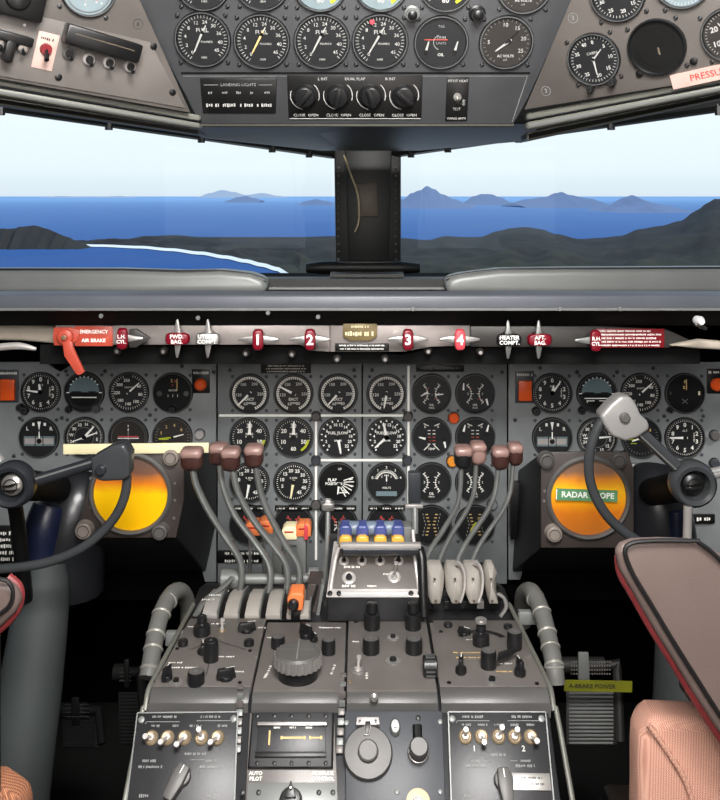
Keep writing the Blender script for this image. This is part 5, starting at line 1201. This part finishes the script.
# right quadrant petals
RQ = thing('lever_quadrant', 'four pale petal shaped guards under the right levers', 'quadrant', T(P(462,600,1.42)))
mb = MB(); mb.slab([(424,590),(500,590),(500,618),(424,618)], 1.415, .09, 'black'); mb.build('base_block', RQ, .002)
mb = MB(); mb.slab([(424,572),(492,572),(510,618),(494,618),(486,600),(424,600)], 1.45, .04, 'black_matte'); mb.build('side_frame', RQ, .002)
for cx, tp_ in ((434.5,0),(455,3),(473,3),(491,-4)):
    w = 10 if tp_ >= 0 else 6
    mb = MB(); lean = 3 if tp_ < 0 else 1.5
    pts = [(cx-w,572),(cx-w+3,567),(cx+w-3,567),(cx+w,573),(cx+w-1,588),(cx+4.5+lean,604),(cx-4.5+lean,604),(cx-w+1,590)]
    c = P(cx,586,1.38); fr = [P(x,y,1.395+abs(x-cx)*.0012-(y-567)*.0006) for x,y in pts]; n = len(fr); bk = [p+Vector((0,.03,0)) for p in fr]
    mid = P(cx+.5,584,1.372); mb.add(fr+bk+[mid], [(i,(i+1)%n,2*n) for i in range(n)]+[tuple(reversed(range(n,2*n)))]+[(i,n+i,n+(i+1)%n,(i+1)%n) for i in range(n)], 'petal'); mb.build('petal_guard', RQ, .0015, smooth=50)
    if tp_ > 0:
        mb = MB(); mb.tube(pl3([(cx+5,603,1.36),(cx+9,590,1.37),(cx+9.5,575,1.38),(cx+6,565,1.39),(cx+1,563,1.40)]), .004, 'silver_l', 8, 3, flat=.5); mb.build('leaf_edge', RQ)
    mb = MB()
    for yy in (579,601): mb.lathe([(.0022,0),(.0018,.002)],'plate_brn',8,L=VP(1.372 if yy == 579 else 1.372).at(cx+(1.2 if yy > 590 else 0),yy))
    mb.build('rivet', RQ)
for px in (430,447,464,480):
    mb = MB(); mb.slab([(px-3,601),(px+4,601),(px+4,609),(px-3,609)], 1.40, .01, 'silver' if px == 480 else 'knob_blk'); mb.build('stop_block', RQ, .001)
mb = MB(); mb.tube(pl3([(494,592,1.42),(504,598,1.41),(506,608,1.40),(500,617,1.39)]), .003, 'silver', 8); mb.build('wire_loop', RQ)
# left centre switch tower: orange and cream rocker caps on a grey bracket
tw = thing('switch_bracket', 'grey bracket with orange and cream rocker caps behind the left levers', 'bracket', T(P(290,560,1.56)))
mb = MB(); mb.slab([(272,537),(306,537),(306,596),(296,596),(296,546),(282,546),(282,596),(272,596)], 1.56, .03, 'trim_grey'); mb.build('bracket', tw, .002)
for cx, cy, m, tpm in ((252,530,'orange_l','cream'),(265,528,'orange_l','cream'),(289,534,'cream','cream'),(303,531,'orange_l','cream')):
    mb = MB(); mb.slab([(cx-8,cy+6),(cx-7,cy-4),(cx-4,cy-7),(cx+6,cy-7),(cx+8,cy-4),(cx+8,cy+6)], 1.555, .03, m); mb.build('rocker_cap', tw, .002)
    mb = MB(VP(1.5545).at(cx,cy-2)); s = VP(1.5545).sc(cx,cy); mb.quad(0,0,9*s,1.6*s,.0005,'txt_red'); mb.build('cap_mark', tw, smooth=0)
mb = MB(); mb.slab([(304,524),(308,527),(308,540),(304,540)], 1.553, .02, 'pinkred'); mb.build('end_cap', tw, .001)
for x in (250,264,286):
    mb = MB(); mb.tube(pl3([(x,538,1.58),(x,580,1.58)]), .003, 'silver', 8, 1); mb.build('pin', tw)
# orange start block
o = thing('start_switch', 'orange block with a black round knob at the top of the pedestal', 'switch', T(P(295,600,1.36)))
mb = MB(); mb.slab([(290,593),(303,593),(304,597),(303,611),(288,611),(287,599)], 1.36, .035, 'orange_l'); mb.build('block', o, .003)
mb = MB(VP(1.36).at(293.5,604)); mb.lathe([(.0085,0),(.008,.006),(.005,.009)],'knob_blk',18); mb.build('knob', o)
mb = MB(); mb.slab([(291,611),(300,611),(300,622),(291,622)], 1.365, .02, 'black'); mb.build('foot', o, .001)
o = thing('slotted_block', 'grey slotted block with silver slits left of the central switch box', 'block', T(P(316,608,1.42)))
mb = MB(); mb.slab([(308,584),(322,584),(318,622),(301,622)], 1.41, .05, 'scope_face')
mb.build('block', o, .002)
mb = MB(); mb.slab([(316,586),(319,586),(311,616),(308,616)], 1.404, .008, 'black'); mb.slab([(321,584),(325,584),(319,620),(315,620)], 1.40, .02, 'trim_grey'); mb.build('slot', o, .0005)
# upright handles either side of the central box
o = thing('upright_lever', 'thin grey rod with silver capped top just left of the central switch box', 'lever', T(P(320,612,1.42)), 'slim upright levers')
mb = MB(); mb.tube(pl3([(328,512,1.56),(327,550,1.52),(322,600,1.44)]), .0045, 'trim_grey', 10, 2); mb.build('rod', o)
mb = MB(VP(1.56).at(328,506)); mb.box((0,0,0),(.022,.014,.016),'silver'); mb.box((0,.008,0),(.014,.008,.012),'white_rough'); mb.build('cap', o, .003)
o = thing('upright_lever', 'thin rod with silver crossbar top right of the blue and yellow caps', 'lever', T(P(418,545,1.58)), 'slim upright levers')
mb = MB(); mb.tube(pl3([(415,508,1.60),(415,545,1.57),(417,600,1.47)]), .006, 'trim_grey', 10, 1); mb.build('rod', o)
mb = MB(VP(1.60).at(414,506)); mb.box((0,0,0),(.032,.007,.008),'silver_l'); mb.build('cap', o, .002)
# central box
cb = thing('switch_box', 'central silver rimmed box with blue and yellow caps and a bar handle', 'switch box', T(P(375,600,1.38)))
BY0, BY1 = 1.352, 1.43
mb = MB(); fr = [P(327,622,BY0),P(423,622,BY0),P(424,597,BY0),P(326,597,BY0)]; bk = [P(334,622+(-.0),BY1+.02) for _ in range(0)]
tz0, tz1 = P(0,597,BY0).z, P(0,540,BY1).z; X0, X1 = P(327,597,BY0).x, P(424,597,BY0).x
band(mb, [(BY0,TZ+.0),(BY0,tz0),(BY1,tz1),(BY1+.03,tz1),(BY1+.03,TZ)], X0, X1, 'console_blk'); mb.build('body', cb, .003)
BS = Surf.tri(P(375,597,BY0), P(335,597,BY0), P(375,540,BY1))
def on(pts, M): return plate_on(BS,pts,0,'x',M=M)
M = BS.at(375,575); mb = MB(M); mb.prism(on([(326,598),(424,598),(416,542),(334,542)],M),0,.003,'silver_l'); mb.build('rim', cb, .001)
mb = MB(M); mb.prism(on([(333,590),(417,590),(411,547),(339,547)],M),.003,.0048,'console'); mb.build('face_plate', cb, .0006)
BO = OffS(BS,.0048)
for x in (344,362,380,398.5):
    togg(cb,BO,x,563,0,3,5,9,'knob_blk',coll='silver_l')
togg(cb,BO,349,580,0,0,7,4,'knob_blk',coll='silver_l'); togg(cb,BO,394,579,2,7,6.5,12,'silver',coll='silver_l')
for q in ((352,569,16,2.4),(349,588,14,3),(372,588,10,2),(386,576,6,2)): lab(cb,BO,q[0],q[1],q[2],q[3]).build('lettering', cb, smooth=0)
for x in (330,339,411,420): screw(cb,OffS(BS,.003),x,594.5,2.8,'knob_blk')
mb = MB(); mb.slab([(341,592.5),(408,592.5),(408,597.5),(341,597.5)], BY0-.004, .004, 'white_rough'); mb.build('light_strip', cb, .0008)
# caps and bar
CY = 1.40
mb = MB(); mb.slab([(338,527),(412,527),(416,552),(336,552)], CY+.02, .03, 'trim_grey'); mb.build('cap_rack', cb, .003)
for x in (345.5,362.5,380.5,398):
    mb = MB(); mb.slab([(x-6,538),(x-6.4,529),(x-4,526),(x+4,526),(x+6.4,529),(x+6,538)], CY, .03, 'blue_cap'); mb.build('blue_cap', cb, .003, 3)
    mb = MB(); mb.slab([(x-6,548),(x-6.6,540),(x-4,536.5),(x+4,536.5),(x+6.6,540),(x+6,548)], CY-.008, .03, 'yel_cap'); mb.build('yellow_cap', cb, .003, 3)
for x in (354,371.5,389):
    mb = MB(); mb.lathe([(.011,-.008),(.011,.008)],'bluegrey_cap',18,L=VP(CY+.015).at(x,528) @ Matrix.Rotation(R(90),4,'Y')); mb.build('roller', cb, .002)
mb = MB(); mb.tube(pl3([(343,549.5,1.375),(418,549.5,1.375)]), .0085, 'yoke_dk', 16, 1); mb.build('bar_handle', cb)
mb = MB(); mb.slab([(340,544.5),(421,544.5),(421,549),(340,549)], 1.366, .012, 'silver_l'); mb.build('bar_top', cb, .0015)
mb = MB(); mb.tube(pl3([(419,549,1.38),(422,560,1.37),(423,590,1.355),(424,616,1.345)]), .0075, 'black', 12, 3); mb.build('side_tube', cb)
mb = MB(); mb.tube(pl3([(339,547,1.385),(335,560,1.38),(330,592,1.36)]), .0035, 'silver_l', 10, 3); mb.build('side_wire', cb); mb = MB(); mb.tube(pl3([(413,530,1.41),(415,560,1.39),(419,592,1.36)]), .003, 'silver_l', 10, 3); mb.build('side_wire', cb)
# ================================================================ ribbed hoses
def hose(label, path, rings, r, end=None):
    o = thing('ribbed_hose', label, 'hose', T(P(*path[0])), 'grey hoses beside the pedestal'); pts = pl3(path)
    mb = MB(); mb.tube(pts, r, 'hose', 18, 6); mb.build('hose', o)
    for i, t in rings:
        a = pts[i].lerp(pts[i+1], t); d = (pts[i+1]-pts[i]).normalized(); mb = MB(); mb.tube([a-d*.0022,a,a+d*.0022], [r*1.02,r*1.14,r*1.02], 'hose_ring', 18, 1); mb.build('clamp_ring', o)
    if end:
        mb = MB(); mb.box((0,0,0),end[1],'trim_grey',L=T(P(*end[0]))); mb.build('bracket', o, .002)
    return o
hose('grey ribbed hose arching at the left side of the pedestal', [(148,678,1.25),(150,668,1.26),(155,638,1.30),(162,612,1.34),(172,594,1.38),(182,592,1.42),(188,606,1.45),(188,622,1.46)], [(0,.9),(1,.6),(2,.1),(2,.9),(3,.6)], .0128, ((176,638,1.33),(.03,.012,.02)))
hose('grey ribbed hose arching at the right side of the pedestal', [(556,684,1.25),(554,666,1.26),(548,636,1.30),(541,610,1.34),(532,592,1.38),(524,594,1.42),(522,608,1.45),(523,624,1.46)], [(0,.9),(1,.6),(1,.0),(2,.1),(2,.9),(3,.6)], .0128, ((530,617,1.36),(.035,.012,.02)))
# ================================================================ rudder pedals
def pedal(label, x0, x1, y0, y1, Y, m='pedal'):
    o = thing('rudder_pedal', label, 'pedal', T(P((x0+x1)/2,y1,Y)), 'rudder pedals'); S = Surf.tri(P(x0,y1,Y), P(x1,y1,Y), P(x0,y0,Y+.05))
    M = S.at((x0+x1)/2,(y0+y1)/2); mb = MB(M); ym = y0+(y1-y0)*.36
    mb.prism(plate_on(S,[(x0,y1),(x1,y1),(x1-4,ym),(x0,ym)],0,m,M=M),-.006,0,m); mb.build('foot_plate', o, .002)
    for k in range(15):
        yy = ym+2+(y1-ym-4)*k/14; mb = MB(); a, b = S.hit(x0+3,yy), S.hit(x1-5,yy); mb.tube([a,b],.0018,'trim_grey' if m == 'pedal' else 'black',6,1,True); mb.build('rib', o)
    mb = MB(); mb.tube([S.hit(x0-2,y0+10),S.hit(x1-6,y0+10),S.hit(x1-1,y0+14),S.hit(x1+2,y1-4)],.008,m,10,2); mb.tube([S.hit(x0-4,y0+10),S.hit(x1-14,y0+10)],.013,m,14,1); mb.build('frame', o)
    mb = MB(M)
    inv = M.inverted()
    for i in range(16):
        for j in range(4):
            p = inv @ S.hit(x0+4+i*(x1-x0-14)/15, y0+6+j*4); mb.lathe([(.0014,.010),(.0012,.0145)],'console' if m == 'pedal' else 'black',6,(p.x,p.y,0))
    mb.build('grip_studs', o)
    mb = MB(); a = S.hit(x0+(x1-x0)*.33,y0); b = S.hit(x0+(x1-x0)*.33,y0+26); mb.slab([(x0+(x1-x0)*.24,y0-2),(x0+(x1-x0)*.44,y0-2),(x0+(x1-x0)*.46,y0+26),(x0+(x1-x0)*.24,y0+26)], Y+.02, .006, 'trim_grey' if m == 'pedal' else 'black'); mb.build('strap', o, .002)
    return o
pedal('right rudder pedal with a yellow strip across it, beside the pedestal', 566, 618, 655, 745, 1.52, 'pedal')
pedal('left rudder pedal in deep shadow left of the pedestal', 118, 142, 662, 745, 1.50, 'black_matte')  # black material puts the footwell shade into the pedal's colour
pedal('far left rudder pedal in the dark between the boot and pedestal', 62, 100, 700, 748, 1.66, 'black_matte')  # shade painted in here too, by the same black material
M = VP(1.505).at(598,686,-1); s = VP(1.505).sc(592,686); mb = MB(M); mb.box((0,0,0),(68*s,10.5*s,.003),'tape_yel'); mb.text('A-BRAKE POWER',-6*s,0,.0019,6*s,'txt_dark',True)
tag(mb.build('label_tape', smooth=0), 'yellow tape with dark lettering across the right rudder pedal', 'label')
# ================================================================ seats
def blob(pts, Y, t, m, bev, name, parent, seg=5):
    mb = MB(); mb.slab(pts, Y, t, m); return mb.build(name, parent, bev, seg)
sr = thing('pilot_armrest', 'large brown leather armrest pad with red piping at the right', 'armrest', T(P(690,680,.95)), 'seat armrests')
out = [(616,552),(622,545),(634,541),(660,540),(690,541),(712,550),(745,570),(800,640),(800,790),(740,762),(716,728),(694,694),(672,658),(652,626),(634,594),(620,570)]
blob([(x,y) for x,y in out], .93, .014, 'seat_brn', .0065, 'cushion', sr)
blob([(708+(x-708)*.84,660+(y-660)*.84) for x,y in out], .944, .04, 'seat_brn', .005, 'base', sr)
mb = MB(); mb.tube([P(x,y,.926) for x,y in [(700,541),(660,540.5),(636,542),(626,547),(626,557),(634,576),(652,606),(676,646),(700,684),(722,718),(745,745)]], .0024, 'pipe_blk', 8, 4); mb.tube([P(x,y,.926) for x,y in [(698,542),(716,556),(740,585),(770,640)]], .0024, 'pipe_blk', 8, 4); mb.build('black_piping', sr)
mb = MB(); mb.tube([P(x,y,.945) for x,y in [(617,556),(621,574),(634,596),(652,628),(672,660),(694,696),(716,730),(740,764)]], [.003,.0045,.005,.005,.005,.005,.005,.005], 'pipe_red', 10, 4); mb.build('red_edge', sr)
mb = MB(); mb.box((.425,.98,.39),(.05,.05,.78),'black'); mb.box((.40,.975,.775),(.10,.03,.03),'black'); mb.build('support_post', sr, .003)
sc_ = thing('seat_cushion', 'pink woven seat cushion corner below the right armrest', 'seat', T(P(690,780,1.0)))
blob([(640,800),(640,760),(641,740),(646,726),(656,720),(672,720),(800,726),(800,900),(638,900)], 1.0, .05, 'weave_pink', .02, 'cushion', sc_)
mb = MB(); mb.tube([P(x,y,.996) for x,y in [(648,724),(668,752),(686,782),(698,820)]], .003, 'weave_pink', 8, 3); mb.build('seam_piping', sc_)
mb = MB(); mb.box((.50,1.10,.26),(.36,.2,.52),'black'); mb.build('seat_base', sc_, .01)
sl = thing('pilot_armrest', 'end of the left armrest with red edge under the left wheel rim', 'armrest', T(P(-10,605,.95)), 'seat armrests')
blob([(-80,582),(-10,583),(8,585),(17,592),(19,603),(14,614),(0,628),(-80,684)], .95, .016, 'seat_brn', .007, 'cushion', sl)
mb = MB(); mb.tube([P(x,y,.946) for x,y in [(-40,579),(0,579),(10,584),(13,594),(9,606),(-6,618),(-40,640)]], .0022, 'pipe_blk', 8, 3); mb.build('black_piping', sl)
mb = MB(); mb.tube([P(x,y,.965) for x,y in [(8,577),(18,586),(20,598),(15,612),(0,628),(-30,650)]], .005, 'pipe_red', 10, 4); mb.build('red_edge', sl)
mb = MB(); mb.box((-.425,.98,.42),(.05,.05,.84),'black'); mb.build('support_post', sl, .003)
s2 = thing('seat_cushion', 'orange-brown woven seat cushion corner at the bottom left', 'seat', T(P(0,790,1.0)))
blob([(-90,780),(-5,786),(10,796),(20,804),(22,816),(22,900),(-90,900)], 1.0, .04, 'weave_orange', .008, 'cushion', s2)
mb = MB(); mb.box((-.50,1.10,.24),(.36,.2,.48),'black'); mb.build('seat_base', s2, .01)
